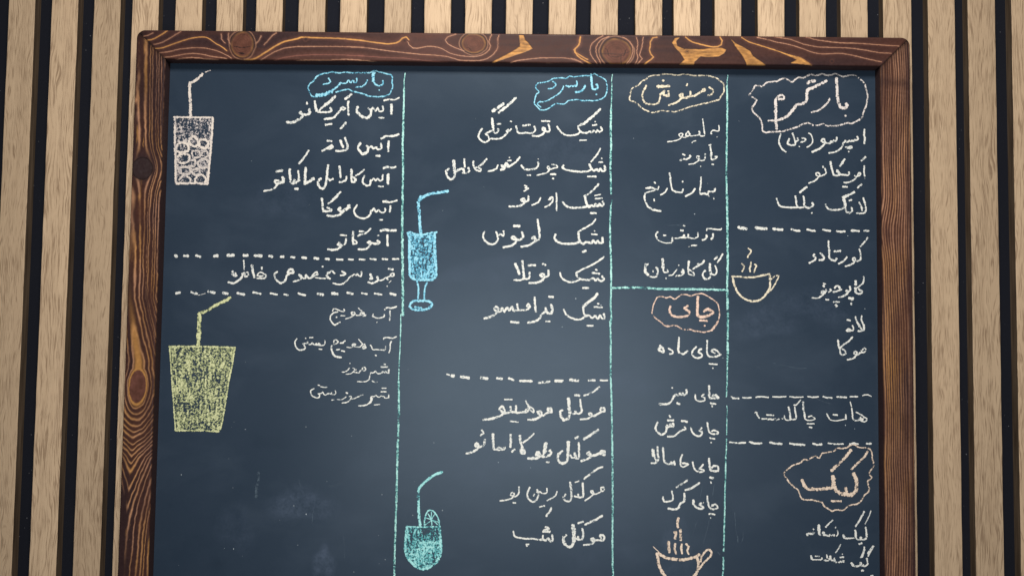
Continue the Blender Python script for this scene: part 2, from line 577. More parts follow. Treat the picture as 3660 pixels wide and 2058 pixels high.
def rail(side):
    """one mitred rail as a fine grid: outer wall, rounded arris, face, inner arris, inner wall"""
    rO = 0.0085
    d = list(np.linspace(0.0016, RW - 0.0014, 54))
    prof = [(0.0, -0.0003), (0.0, YF + 0.0016), (0.0003, YF + 0.0008), (0.0008, YF + 0.0003)] + \
           [(a, YF) for a in d] + \
           [(RW - 0.0008, YF + 0.0003), (RW - 0.0003, YF + 0.0009), (RW, YF + 0.0017), (RW + 0.0009, YB + 0.0003)]
    top = side in ('top', 'bottom')
    length = (XR - XL) if top else (TOP - BOT)
    n = int(length / (0.0007 if side != 'bottom' else 0.01))
    X, Y, Z = [], [], []
    for (dd, yy) in prof:
        r = max(rO - dd, 0.0)
        s0 = dd + 0.2929 * r
        s = np.linspace(s0, length - s0, n)
        lift = np.zeros(n)
        for t in (s - dd, length - dd - s):
            m = t < r
            lift[m] = np.maximum(lift[m], r - np.sqrt(np.maximum(r * r - (r - t[m]) ** 2, 0)))
        q = dd + lift
        if side == 'top':
            X.append(XL + s); Z.append(TOP - q)
        elif side == 'bottom':
            X.append(XL + s); Z.append(BOT + q)
        elif side == 'left':
            X.append(XL + q); Z.append(TOP - s)
        else:
            X.append(XR - q); Z.append(TOP - s)
        Y.append(np.full(n, yy))
    X, Y, Z = np.array(X), np.array(Y), np.array(Z)
    if side in ('top', 'bottom'):
        C = grain_top(X, Z if side == 'top' else Z + 0.9)
    elif side == 'left':
        C = grain_left(X, Z)
    else:
        C = grain_right(X, Z)
    k = len(prof)
    for j in (k - 1, k - 2, 0, 1):
        C[j] = PLUG * 1.1 if side != 'top' else PLUG * 1.5
    # worn dark arrises, and the mitre line
    C[2] = C[2] * 0.7
    C[k - 3] = C[k - 3] * 0.75
    C[:, :1] *= 0.12
    C[:, -1:] *= 0.12
    C[:, 1:3] *= 0.6
    C[:, -3:-1] *= 0.6
    C[:, 2:16] *= np.linspace(0.75, 1, 14)[None, :, None]
    idx = np.arange(k * n).reshape(k, n)
    a, b, c_, e = idx[:-1, :-1], idx[:-1, 1:], idx[1:, 1:], idx[1:, :-1]
    F = np.stack([a, b, c_, e], -1).reshape(-1, 4)
    if side in ('left', 'bottom'):
        F = F[:, ::-1]
    relief = 0.00016 * vnoise(X * 50, Z * 50, 61, 3)
    Y = Y + relief * (np.abs(Y - YF) < 1e-6)
    me = bpy.data.meshes.new('frame_rail')
    me.from_pydata(np.stack([X, Y, Z], -1).reshape(-1, 3).tolist(), [], F.tolist())
    ca = me.color_attributes.new('grain', 'FLOAT_COLOR', 'POINT')
    cc = np.ones((k * n, 4), np.float32)
    cc[:, :3] = np.clip(C.reshape(-1, 3), 0, 0.95)
    ca.data.foreach_set('color', cc.ravel())
    me.polygons.foreach_set('use_smooth', [True] * len(F))
    place(me)
    return me


obj('frame_rail', rail('top'), m_frame, board, 'top rail with round knots and glowing orange grain')
obj('frame_rail', rail('left'), m_frame, board, 'left rail with a dark round knot and nested grain arches')
obj('frame_rail', rail('right'), m_frame, board, 'right rail with fine straight grain')
obj('frame_rail', rail('bottom'), m_frame, board)

# --- slate-black writing panel
m_board, nt, bs = mat('blackboard_paint')
geo = N(nt, 'ShaderNodeTexCoord')
P = geo.outputs['Object']
cl = noise_n(nt, P, 5.0, 4.0, 0.55, 0.6)
wipe = noise_n(nt, mapping(nt, P, (9, 1, 14)), 1.0, 4.0, 0.6, 0.4)
dust = noise_n(nt, P, 900.0, 2.0, 0.6)
b0 = mix_c(nt, ramp(nt, cl, [(0.3, 0.0), (0.72, 1.0)]), (0.0150, 0.0262, 0.0440), (0.0225, 0.0350, 0.0550))
b1 = mix_c(nt, ramp(nt, wipe, [(0.5, 0.0), (0.78, 0.30)]), b0, (0.055, 0.075, 0.105))
b1 = mix_c(nt, ramp(nt, wipe, [(0.24, 0.55), (0.40, 0.0)]), b1, (0.011, 0.020, 0.034))
b2 = mix_c(nt, math_n(nt, 'MULTIPLY', dust, 0.08), b1, (0.08, 0.11, 0.15))
L(nt, b2, bs.inputs['Base Color'])
L(nt, ramp(nt, wipe, [(0.3, 0.33), (0.7, 0.39)]), bs.inputs['Roughness'])
bs.inputs['Specular IOR Level'].default_value = 0.33
bs.inputs['Specular Tint'].default_value = (0.74, 0.90, 1.0, 1)
bump(nt, bs, dust, 0.10, 0.0002)

me = bpy.data.meshes.new('writing_panel')
xa, xb, za, zb = XL + RW - 0.004, XR - RW + 0.004, BOT + RW - 0.004, TOP - RW + 0.004
v = []
for y in (YB + 0.0006, YB + 0.0036):
    v += [(xa, y, za), (xb, y, za), (xb, y, zb), (xa, y, zb)]
me.from_pydata(v, [], [(0, 1, 2, 3), (7, 6, 5, 4), (0, 4, 5, 1), (1, 5, 6, 2), (2, 6, 7, 3), (3, 7, 4, 0)])
place(me)
obj('writing_panel', me, m_board, board)
PY = YB + 0.0006      # face of the panel

# ---------------------------------------------------------------- chalk
COLS = {                # strong tone, powder tone
    'w': ((0.730, 0.712, 0.645), (0.400, 0.440, 0.440)),
    'pw': ((0.720, 0.650, 0.600), (0.400, 0.370, 0.350)),
    'cr': ((0.760, 0.670, 0.500), (0.430, 0.390, 0.300)),
    'pk': ((0.760, 0.610, 0.480), (0.450, 0.350, 0.270)),
    'pe': ((0.740, 0.540, 0.430), (0.450, 0.320, 0.250)),
    'bl': ((0.330, 0.640, 0.740), (0.050, 0.300, 0.460)),
    'tq': ((0.430, 0.700, 0.640), (0.050, 0.290, 0.280)),
    'tb': ((0.380, 0.700, 0.670), (0.030, 0.300, 0.330)),
    'gy': ((0.740, 0.650, 0.560), (0.330, 0.310, 0.330)),
    'yl': ((0.660, 0.660, 0.370), (0.280, 0.320, 0.150)),
    'sm': ((0.180, 0.240, 0.290), (0.120, 0.160, 0.200)),
}


def chalk_mat(key, ghost=False):
    m, nt, bs = mat('chalk_' + key)
    hi, lo = COLS[key]
    geo = N(nt, 'ShaderNodeTexCoord')
    P = geo.outputs['Object']
    at = N(nt, 'ShaderNodeAttribute', attribute_name='cover')
    sep = N(nt, 'ShaderNodeSeparateColor')
    L(nt, at.outputs['Color'], sep.inputs[0])
    n1 = noise_n(nt, P, 560.0, 2.5, 0.62, 0.7)
    n2 = noise_n(nt, P, 60.0, 2.0)
    n3 = noise_n(nt, mapping(nt, P, (420, 420, 95)), 1.0, 1.5)
    cov = math_n(nt, 'MINIMUM', math_n(nt, 'MULTIPLY', sep.outputs[0], 2.4), 1.0)
    val = math_n(nt, 'MULTIPLY', cov, sep.outputs[1])
    val = math_n(nt, 'ADD', val, math_n(nt, 'MULTIPLY', math_n(nt, 'SUBTRACT', n1, 0.5), 1.5))
    val = math_n(nt, 'ADD', val, math_n(nt, 'MULTIPLY', math_n(nt, 'SUBTRACT', n2, 0.5), 0.50))
    val = math_n(nt, 'ADD', val, math_n(nt, 'MULTIPLY', math_n(nt, 'SUBTRACT', n3, 0.5), 0.55))
    al = ramp(nt, val, [(0.44, 0.0), (0.56, 1.0)])
    if ghost:
        al = math_n(nt, 'MULTIPLY', al, 0.34)
    c = mix_c(nt, ramp(nt, val, [(0.50, 0.0), (0.78, 1.0)]), lo, hi)
    L(nt, c, bs.inputs['Base Color'])
    bs.inputs['Roughness'].default_value = 1.0
    bs.inputs['Specular IOR Level'].default_value = 0.0
    L(nt, al, bs.inputs['Alpha'])
    return m


CM = {k: chalk_mat(k, k == 'sm') for k in COLS}

INK = """#heading_outline|wavy white outline around the large hot bar heading|pw
18 2262,2265 2281,2294 2308,2303 2317,2340 2331,2364 2354,2373 2377,2346 2405,2365 2450,2393 2496,2412 2515,2394 2561,2413 2588,2436 2634,2432 2684,2400 2716,2428 2753,2447 2799,2434 2836,2458 2891,2481 2923,2463 2964,2478 2991,2483 3028,2464 3083,2483 3120,2489 3156,2470 3175,2461 3211,2466 3266,2471 3321,2472 3348,2444 3385,2408 3407,2375 3421,2324 3427,2259 3419,2194 3401,2129 3387,2092 3363,2055 3327,2017 3272,1998 3208,1993 3135,1969 3071,1963 3016,1972 2989,1995 2952,1976 2888,1966 2842,1989 2806,1993 2751,1960 2678,1936 2604,1917 2531,1902 2458,1898 2403,1901 2385,1933 2394,1979 2372,2025 2331,2071 2299,2099 2290,2126 2308,2154 2317,2192 2331,2229 2294,2238 2276,2256
#heading|large hot bar heading in pinkish white|pw
36 3121,2442 3126,2377 3129,2303 3135,2247 3145,2182 3163,2150 3191,2145 3213,2150 3225,2169 3216,2187
27 3206,2071 3210,2066
25 3054,2237 3036,2199 2999,2162 2953,2124 2916,2110 2875,2100
36 3023,2415 2982,2394 2936,2370 2890,2346 2844,2327 2830,2299 2830,2253 2825,2216 2798,2188 2752,2178 2720,2168 2706,2140 2678,2103 2642,2065 2596,2037 2550,2021
20 2550,2021 2504,2015 2477,2015 2448,2012
33 2835,2388 2872,2407 2909,2414
27 2551,2224 2569,2230 2596,2227 2604,2250 2587,2269 2565,2264 2542,2250
36 2542,2245 2521,2217 2523,2166 2523,2092 2524,2018 2530,1934
#menu_line|double espresso line in white chalk|w
27 3392,1934 3389,1879 3396,1842 3390,1796
22 3321,1864 3334,1841 3307,1827 3298,1834 3284,1818 3270,1824 3257,1813 3243,1822 3226,1808 3211,1812 3202,1826 3197,1808 3183,1798 3179,1775 3165,1752 3133,1724 3087,1705 3041,1698
20 3206,1757 3238,1759 3256,1767 3270,1759 3251,1744 3224,1748
18 3235,1716 3238,1713
22 3120,1853 3120,1830 3097,1806 3092,1825 3079,1802 3065,1815 3051,1792 3024,1796 2997,1805 2974,1814 2974,1833 2997,1833 3006,1805 2992,1778 2960,1745 2923,1726 2877,1707
18 2846,1893 2869,1878 2883,1836 2882,1799 2859,1771 2827,1753
22 2782,1845 2810,1836 2814,1822 2796,1808 2768,1803
18 2752,1759 2754,1757
20 2737,1844 2741,1821 2714,1807 2705,1834 2696,1862 2687,1890
20 2714,1807 2714,1779 2695,1770 2668,1771 2641,1783 2642,1806 2654,1834
18 2572,1884 2559,1842 2554,1796 2567,1759 2586,1731 2622,1702
#menu_line|americano line in white chalk|w
24 3401,1665 3360,1625
22 3389,1574 3386,1519 3393,1455
22 3322,1486 3336,1505 3350,1500 3340,1477 3318,1472 3286,1435 3240,1412 3190,1408
22 3313,1472 3295,1477
22 3236,1513 3240,1490 3213,1480 3177,1485 3154,1489 3131,1521 3118,1530 3131,1503 3149,1484 3113,1475 3086,1488 3072,1534 3063,1580 3059,1612
22 3196,1639 3173,1604 3150,1570
22 3113,1475 3086,1484
20 2984,1565 2984,1556
20 3004,1543 3013,1497 2985,1478 2944,1468 2917,1477 2917,1500 2940,1500 2954,1482 2931,1450 2903,1422 2844,1398
24 3178,1368 3217,1365
#menu_line|long black line in white chalk|w
22 3360,1392 3321,1358
25 2825,1361 2789,1333 2757,1305
25 3289,1316 3239,1288 3175,1264
22 3259,1239 3238,1230
24 3375,1256 3393,1206 3401,1151 3392,1119 3365,1107 3310,1109
20 3334,1214 3352,1178 3365,1132
22 3225,1277 3189,1259 3179,1236 3193,1204 3183,1158 3129,1139 3065,1138 3029,1151 3006,1188
22 3189,1240 3202,1195 3197,1149 3215,1117 3247,1111 3265,1127 3258,1163
18 3258,1237 3262,1235
24 2875,1205 2888,1182 2856,1158 2820,1158 2797,1181 2798,1227 2791,1268
24 2788,1158 2747,1157 2725,1180 2720,1226 2711,1267
24 2729,1157 2665,1156 2584,1160 2547,1187 2529,1242
20 2871,1106 2872,1105
#dashed_line|topmost dashed line of the right column|w
31 2156,958 2183,949 2237,943
33 2324,954 2374,947 2433,946
31 2496,944 2537,938 2587,938
27 2674,943 2710,932 2755,928
27 2828,943 2864,932 2905,930
25 2982,943 3018,934 3050,929
24 3114,930 3154,924 3191,927
24 3256,937 3331,932
20 3380,936 3427,936
#menu_line|cortado line in white chalk|w
20 3415,870 3380,822 3344,783
22 3335,757 3343,712 3345,657 3325,643 3297,638 3270,647 3266,665 3289,670 3293,647 3275,620 3243,601 3197,587
22 3212,678 3184,642 3130,611
22 3112,663 3098,641 3062,649 3039,672 3040,726 3036,781 3034,831
24 3090,732 3149,737
22 2954,712 2985,680 2985,653 2944,643
22 2895,702 2885,679 2908,670 2899,647 2872,629 2844,615
#menu_line|cappuccino line in white chalk|w
24 3375,486 3374,454 3366,425
20 3366,422 3340,402 3323,388 3308,379
30 3297,442 3294,410
28 3293,379 3294,350
22 3291,339 3305,322
22 3314,322 3336,319 3356,337 3339,351 3322,368
20 3322,365 3362,348
25 3239,389 3241,367
20 3243,361 3228,341
37 3206,349 3208,346
22 3220,338 3200,312 3177,300
20 3177,297 3148,288 3125,285
34 3228,275 3268,275
13 3253,257 3270,261
25 3250,227 3250,215
19 3090,372 3103,391 3126,394
22 3132,388 3146,365
20 3157,360 3123,348 3100,339 3074,337
27 3052,361 3055,353
19 3054,347 3032,335
28 3009,358 3009,352
17 3006,344 2992,321
18 2989,341 2958,340 2980,329 2955,323 2986,318
17 2980,309 2957,292 2934,277 2906,274 2869,276
19 3003,260 3031,260
20 3079,239 3134,239
24 3096,208 3110,199
17 3102,213 3105,191
13 2981,418 3004,412
25 2984,398 2989,386
#cup_drawing|cream coffee cup with steam in the right column|cr
22 2092,474 2164,474 2237,466 2318,472 2382,486 2459,503
27 2096,469 2114,397 2146,324 2191,275 2246,244 2309,235 2372,254 2418,300 2458,364 2463,419 2459,492
20 2468,451 2509,479 2545,493 2540,461 2517,420 2490,369 2445,323
18 2251,749 2278,731 2273,708 2251,680 2246,662
18 2187,602 2210,575 2205,552 2192,523
18 2278,617 2275,580 2264,553 2269,521
18 2314,595 2332,581 2317,554 2309,517
#menu_line|short latte line in white chalk|w
22 3289,96 3306,49 3324,4
22 3352,104 3347,67 3373,4 3369,-32
22 3212,66 3239,61
22 3369,21 3373,-24 3351,-37 3314,-42
20 3302,48 3328,12 3351,-24
20 3261,11 3270,-20 3256,-39 3224,-21 3202,-39 3238,-42
#menu_line|mocha line in white chalk|w
22 3260,-99 3219,-143 3156,-187 3142,-212
24 3120,-131 3124,-180 3137,-225 3142,-261 3164,-274 3191,-260 3187,-233 3160,-216
18 3354,-222 3372,-204 3388,-217 3376,-245 3353,-245 3344,-227
20 3367,-245 3335,-250 3308,-268 3281,-268 3272,-250 3290,-237 3304,-259 3281,-291 3254,-309 3209,-319
#dashed_line|thin dashed line above the hot chocolate line|w
18 2082,-693 2109,-704 2159,-707
18 2195,-698 2235,-700 2280,-696
18 2321,-692 2370,-685 2442,-691
18 2487,-685 2550,-687 2613,-681
18 2649,-681 2703,-687 2779,-684
18 2824,-679 2874,-685 2928,-679
18 2972,-678 3013,-687 3058,-689
18 3103,-677 3143,-679 3197,-681
18 3233,-673 3305,-674
16 3354,-661 3395,-653 3435,-669
#menu_line|hot chocolate line in white chalk|w
15 3233,-726 3240,-755 3245,-771
19 3247,-788 3252,-826 3254,-865
16 3254,-869 3261,-889 3280,-903 3323,-897 3347,-909 3371,-913 3391,-896 3388,-880 3367,-870
14 3367,-873 3343,-849 3314,-835 3288,-822
16 3333,-868 3319,-883 3338,-883 3357,-887 3342,-899
19 3189,-849 3191,-889
16 3191,-889 3140,-900 3102,-907 3049,-903 3030,-887 3016,-863
19 3006,-842 3016,-863
20 3069,-850 3107,-851
23 2778,-732 2780,-765
20 2780,-765 2780,-804 2790,-847 2794,-880
16 2794,-890 2818,-906 2857,-906 2895,-891 2876,-877 2857,-863 2828,-873
20 2818,-938 2881,-939
23 2839,-971 2861,-975
17 2754,-713 2737,-735 2718,-757
17 2713,-762 2689,-762
17 2698,-781 2701,-819 2710,-862 2710,-891 2688,-901 2664,-897
22 2638,-784 2648,-820 2652,-854 2655,-897
17 2655,-906 2621,-907 2604,-897 2597,-864
19 2597,-873 2582,-893
17 2578,-895 2549,-896 2520,-910
17 2510,-896 2481,-904 2457,-899 2438,-904
17 2428,-895 2399,-900 2380,-898
19 2356,-893 2342,-872 2330,-848
14 2313,-844 2318,-834 2337,-839
23 2428,-860 2491,-863
#dashed_line|dashed line above the cake heading|w
24 2073,-1127 2127,-1133 2221,-1129
22 2261,-1122 2306,-1134 2378,-1133
22 2454,-1122 2513,-1134 2571,-1136
24 2647,-1128 2701,-1138 2790,-1142
22 2871,-1129 2916,-1140 2956,-1134
22 3019,-1123 3086,-1131 3162,-1128
20 3225,-1129 3265,-1119 3306,-1126
24 3386,-1122 3431,-1122
#menu_line|plain tea line in white chalk|w
22 1578,-123 1575,-182 1572,-245 1586,-277 1622,-285 1649,-262 1663,-253
20 1748,-211 1712,-252 1708,-289 1739,-320 1776,-319 1803,-301 1794,-278 1766,-265 1780,-238 1798,-233
22 1849,-151 1852,-205 1848,-260 1866,-300 1911,-308 1965,-294 1979,-285 1947,-249 1911,-236 1893,-255 1929,-272
20 1870,-375 1947,-380
20 1906,-414 1909,-417
22 1477,-233 1514,-255 1518,-277 1487,-287
24 1391,-207 1423,-234 1428,-270 1396,-256 1378,-239 1400,-225
#menu_line|green tea line in white chalk|w
24 1870,-588 1873,-646 1875,-700 1920,-708 1961,-703 1934,-677 1898,-682
20 1884,-754 1934,-762
20 1900,-780 1902,-789
22 1735,-675 1740,-720 1772,-737 1821,-732 1830,-705 1799,-692 1821,-669
24 1650,-631 1654,-663 1623,-681 1614,-659 1600,-681 1587,-663 1573,-686 1551,-673
24 1546,-677 1524,-705 1506,-741 1470,-768 1389,-769
24 1560,-758 1587,-768
20 1510,-611 1515,-615
#menu_line|sour tea line in white chalk|w
22 1853,-942 1862,-996 1871,-1031 1902,-1049 1952,-1048 1956,-1030 1920,-1013 1893,-1026
22 1880,-1089 1925,-1098
18 1890,-1131 1892,-1135
22 1696,-989 1705,-1029 1732,-1060 1777,-1073 1799,-1055 1803,-1028 1776,-1019 1799,-992
25 1605,-928 1659,-934
20 1633,-985 1646,-1007 1606,-1021 1570,-1044 1534,-1076 1471,-1080
24 1520,-951 1529,-982 1502,-983 1498,-956 1480,-992 1462,-970
29 1471,-925 1525,-924
25 1488,-880 1493,-893
24 1457,-983 1462,-1014 1439,-1050 1408,-1064 1372,-1038 1354,-1002 1372,-944
#menu_line|masala tea line in white chalk|w
24 1871,-1285 1874,-1333 1880,-1387 1911,-1404 1961,-1399 1952,-1359 1916,-1355 1898,-1373
25 1880,-1465 1912,-1471
15 1886,-1507 1892,-1520
22 1714,-1322 1723,-1371 1750,-1406 1795,-1415 1826,-1401 1795,-1388 1772,-1384 1795,-1366 1813,-1343
24 1615,-1252 1597,-1293 1598,-1355 1624,-1368 1669,-1345 1633,-1332 1615,-1333
25 1426,-1188 1431,-1250 1434,-1304 1454,-1335 1490,-1343 1508,-1321 1517,-1347 1535,-1316 1539,-1351
22 1373,-1180 1377,-1251 1382,-1296 1360,-1332 1315,-1337
33 1328,-1212 1337,-1270
22 1323,-1203 1346,-1274 1364,-1318
#menu_line|karak tea line in white chalk|w
24 1853,-1645 1858,-1689 1871,-1742 1903,-1768 1956,-1754 1930,-1719 1898,-1733
24 1871,-1811 1925,-1816
16 1885,-1848 1888,-1853
24 1719,-1682 1724,-1726 1760,-1757 1804,-1765 1818,-1747 1777,-1725 1813,-1703
24 1777,-1520 1706,-1567 1643,-1590
24 1632,-1621 1634,-1692 1594,-1719 1572,-1764 1527,-1773 1478,-1765
25 1661,-1496 1607,-1533 1558,-1564
25 1513,-1601 1522,-1649 1518,-1685 1482,-1699 1437,-1699 1428,-1659
#cup_drawing|pinkish cup with three tiers of steam at the bottom|pk
33 1576,-1861 1568,-1897 1572,-1945
29 1537,-1990 1559,-1989 1550,-2020 1546,-2051
29 1597,-1967 1599,-2011 1599,-2064
33 1483,-2083 1483,-2136 1492,-2180
29 1546,-2100 1541,-2144 1555,-2192
29 1608,-2103 1604,-2143 1613,-2191
27 1653,-2103 1675,-2125 1662,-2160 1675,-2195
9 1336,-2129 1358,-2151 1394,-2181
31 1372,-2191 1386,-2261 1395,-2313 1422,-2366 1453,-2406
31 1385,-2190 1448,-2229 1537,-2245 1618,-2249 1698,-2234 1751,-2216 1778,-2198
33 1751,-2220 1769,-2264 1769,-2317 1752,-2370 1725,-2402
27 1792,-2264 1796,-2220 1832,-2171 1867,-2148 1894,-2174 1885,-2210 1850,-2245 1814,-2281 1778,-2334
#heading_outline|pale jagged outline around the cake heading|pk
20 2583,-1421 2610,-1386 2664,-1349 2718,-1322 2763,-1308 2799,-1276 2843,-1289 2870,-1253 2933,-1261 2969,-1216 3014,-1211 3059,-1197 3113,-1170 3167,-1173 3229,-1141 3265,-1132 3301,-1154 3364,-1166 3399,-1161 3435,-1205 3448,-1258 3452,-1321 3442,-1356 3411,-1383 3411,-1419 3428,-1454 3392,-1481 3401,-1525 3414,-1561 3387,-1597 3351,-1624 3346,-1659 3297,-1695 3243,-1705 3189,-1732 3162,-1759 3091,-1756 3046,-1769 2993,-1735 2957,-1691 2913,-1678 2841,-1666 2761,-1663 2743,-1614 2717,-1570 2663,-1522 2628,-1483 2601,-1439 2583,-1417
#heading|cake heading in pinkish chalk|pk
27 3399,-1197 3363,-1251 3300,-1309 3241,-1368
31 3238,-1186 3184,-1253 3112,-1325 3049,-1384
40 3259,-1412 3281,-1456 3289,-1518 3280,-1580 3235,-1612 3190,-1608 3146,-1604 3092,-1574 3070,-1521 3062,-1441
36 3182,-1546 3190,-1582
40 3074,-1543 3012,-1553 2940,-1563 2869,-1564 2815,-1560 2780,-1516 2766,-1477
27 3047,-1672 3136,-1675
#menu_line|scone cake line in white chalk|w
15 3423,-1762 3410,-1802 3387,-1846 3367,-1886
21 3359,-1769 3334,-1816 3307,-1865 3276,-1909
19 3371,-1916 3377,-1956 3381,-2008
19 3377,-2021 3350,-2035 3328,-2031
27 3324,-2013 3323,-2027
19 3328,-2031 3301,-2038 3284,-2027
27 3271,-1948 3275,-1983 3277,-2019
18 3261,-2019 3222,-2024 3177,-2024
24 3155,-1994 3168,-2020
21 3305,-2077 3334,-2068
18 3100,-1951 3107,-1977 3093,-2004
24 3071,-1991 3067,-2000
21 3053,-1991 3044,-2000 3027,-1991 3018,-2005
21 3009,-2005 2987,-1996
29 2965,-1970 2973,-1997
30 2923,-1901 2923,-1936 2929,-1988
18 2934,-1997 2942,-1999
20 3054,-1855 3027,-1882 2989,-1922
16 3083,-1918 3084,-1927
20 2872,-1939 2875,-1943
24 2876,-1972 2867,-1987 2836,-1985
20 2829,-1985 2805,-1990 2818,-2003
#menu_line|chocolate cake line in white chalk|w
24 3442,-2097 3416,-2130 3393,-2170
16 3447,-2095 3393,-2188
24 3356,-2109 3349,-2153 3326,-2197
14 3362,-2127 3340,-2197 3318,-2204
19 3379,-2210 3386,-2245 3388,-2266 3361,-2286 3343,-2280 3348,-2271
29 3319,-2250 3321,-2267
19 3339,-2282 3312,-2281 3273,-2288 3251,-2282
27 3231,-2258 3246,-2279
27 3330,-2326 3347,-2324
19 3160,-2235 3158,-2252
16 3149,-2235 3136,-2253 3131,-2237 3118,-2253 3105,-2247
20 3087,-2253 3069,-2245
24 3070,-2214 3074,-2240
18 3061,-2236 3043,-2232
30 3030,-2197 3036,-2223
18 3030,-2228 3016,-2219
21 2999,-2185 3003,-2211
18 3016,-2232 2999,-2239 2974,-2233
17 3145,-2174 3146,-2178
16 3121,-2205 3160,-2201
17 3132,-2082 3110,-2122 3083,-2162
18 2950,-2212 2952,-2225 2932,-2232
16 2932,-2229 2897,-2230 2861,-2230
24 2848,-2193 2852,-2226
16 2888,-2197 2926,-2199
#dashed_line|thin trace of a line of writing cut off at the bottom edge|w
13 3416,-2374 3438,-2371
#heading_outline|cream oval outline around the herbal tea heading|cr
18 1093,2234 1102,2309 1139,2337 1175,2366 1221,2403 1276,2432 1326,2451 1395,2456 1487,2467 1561,2458 1652,2466 1707,2450 1781,2461 1854,2452 1919,2443 1964,2420 2001,2384 2015,2337 2006,2281 1974,2234 1955,2211 1891,2196 1827,2177 1745,2162 1671,2138 1580,2109 1506,2090 1397,2094 1314,2083 1250,2097 1195,2133 1167,2161 1139,2188 1093,2202 1084,2239
#heading|herbal tea heading in cream chalk|cr
25 1868,2340 1896,2322 1909,2294 1887,2266 1859,2259
27 1804,2316 1827,2321 1822,2298 1795,2302
25 1795,2298 1763,2274 1717,2250 1689,2255 1685,2292
25 1685,2250 1644,2231 1598,2235 1579,2258 1607,2268 1607,2240
22 1607,2235 1561,2193 1515,2169 1470,2157
24 1653,2371 1645,2354
36 1465,2294 1469,2252 1423,2256 1423,2298
38 1414,2284 1387,2261
24 1387,2265 1382,2210 1360,2172 1295,2162 1240,2175 1213,2217 1212,2273 1235,2320 1250,2348
31 1359,2340 1478,2345
25 1409,2403 1423,2398
#menu_line|lemon verbena line in white chalk|w
14 1963,1959 1968,1933 1966,1911 1948,1902 1912,1912 1894,1899 1886,1879 1896,1877
12 1946,1845 1954,1852
15 1805,2021 1810,1986 1812,1957
19 1816,1953 1818,1920 1825,1873
15 1825,1858 1807,1852 1785,1854 1778,1872
19 1770,1900 1778,1876 1767,1865
15 1778,1865 1749,1859 1720,1855 1684,1851
17 1676,1871 1665,1897 1644,1874 1640,1856 1673,1853 1680,1875
13 1665,1849 1636,1838 1611,1836
17 1600,1848 1611,1867 1593,1878 1571,1863 1586,1844 1604,1845
14 1597,1834 1575,1817 1546,1805 1513,1800
14 1506,1796 1459,1792
13 1700,1782 1713,1798 1738,1804
#menu_line|chamomile line in white chalk|w
17 1868,1763 1887,1767
23 1879,1752 1885,1719 1890,1690
28 1890,1687 1888,1654
19 1890,1635 1894,1621 1916,1623 1937,1636 1948,1654 1928,1649
19 1899,1575 1912,1572
18 1829,1677 1832,1653 1825,1624
18 1825,1616 1796,1607 1764,1616
16 1764,1641 1774,1652 1753,1654 1745,1641 1756,1625 1778,1629
18 1767,1608 1742,1593 1720,1579 1671,1571
14 1785,1552 1787,1550
21 1677,1659 1688,1646 1673,1633
19 1669,1631 1641,1618
21 1619,1621 1626,1620
26 1601,1619 1586,1605
19 1610,1672 1631,1660
#menu_line|orange blossom line in white chalk|w
22 1791,1446 1787,1372 1778,1299 1787,1280
22 1782,1280 1828,1285 1855,1272 1864,1304 1919,1305 1928,1337
20 1732,1330 1700,1288 1637,1256
20 1614,1324 1600,1292 1545,1300 1509,1318 1495,1387 1481,1484
22 1609,1402 1614,1396
20 1459,1332 1436,1290 1395,1267
18 1376,1349 1367,1317 1326,1330 1253,1329 1290,1339 1317,1335
18 1249,1329 1299,1339 1345,1317 1290,1297 1244,1279 1236,1228
18 1331,1390 1344,1381
22 1235,1254 1245,1199 1272,1149 1327,1118 1396,1105
18 1915,1244 1915,1230
18 1331,1223 1333,1205
15 1864,1262 1869,1254
#menu_line|thyme line in white chalk|w
17 1844,920 1852,939 1889,939
16 1889,939 1939,932 1981,932 1991,942
21 1908,889 1906,860 1892,835
27 1842,876 1848,859
22 1844,853 1831,836 1805,827
22 1759,898 1763,862
17 1761,858 1728,841 1695,845 1666,849
22 1666,878 1664,857
25 1628,873 1616,856
17 1653,849 1616,848 1587,848 1558,841 1537,841
27 1510,847 1508,813
17 1500,797 1458,792 1421,798 1379,816 1359,837
24 1357,845 1348,874 1367,901
19 1423,869 1446,868
22 1593,919 1616,917
17 1620,965 1632,961
19 1699,771 1749,775
6 1670,760 1678,761
#menu_line|borage flower line in white chalk|w
22 2001,692 1981,653 1952,611
22 1948,663 1923,641
17 1927,577 1941,544 1944,515 1927,488 1898,494
29 1875,593 1875,556 1886,498
24 1886,485 1873,456 1844,443 1819,459 1807,484 1811,509 1834,528
29 1672,616 1670,574
27 1666,561 1668,512
19 1670,495 1691,485 1724,481 1720,504 1695,524 1675,537
22 1823,626 1799,596 1761,575 1712,543
22 1759,596 1761,587
27 1612,536 1625,515 1600,511
22 1625,503 1608,484 1571,473
15 1555,479 1546,469
19 1554,535 1526,497 1509,481
15 1509,481 1480,477
17 1573,579 1575,577
31 1415,637 1420,592 1422,550
19 1424,534 1430,509 1468,509 1461,534
17 1449,453 1451,445
29 1356,553 1372,525 1364,483
19 1362,466 1327,458 1294,465
29 1277,478 1248,511 1248,548 1252,581
19 1252,565 1277,588
17 1323,522 1323,509
#heading_outline|pinkish scalloped outline around the tea heading|pe
18 1322,151 1340,205 1367,260 1421,270 1467,257 1503,266 1548,253 1593,290 1657,291 1702,269 1738,301 1793,306 1829,293 1865,266 1920,249 1951,204 1969,150 1974,86 1956,32 1920,-23 1893,-50
18 1322,151 1318,105 1341,60 1386,29 1422,-2 1477,-15
18 1893,-51 1838,-70 1766,-67 1694,-45 1640,-46 1567,-28 1531,-15 1459,-16 1418,1 1400,24
18 1951,31 1929,-15 1893,-56
#heading|tea heading in peach chalk|pe
29 1761,274 1757,183 1757,111 1784,75 1856,89 1911,122 1856,153 1820,130
25 1780,43 1852,40
25 1825,-6 1828,-10
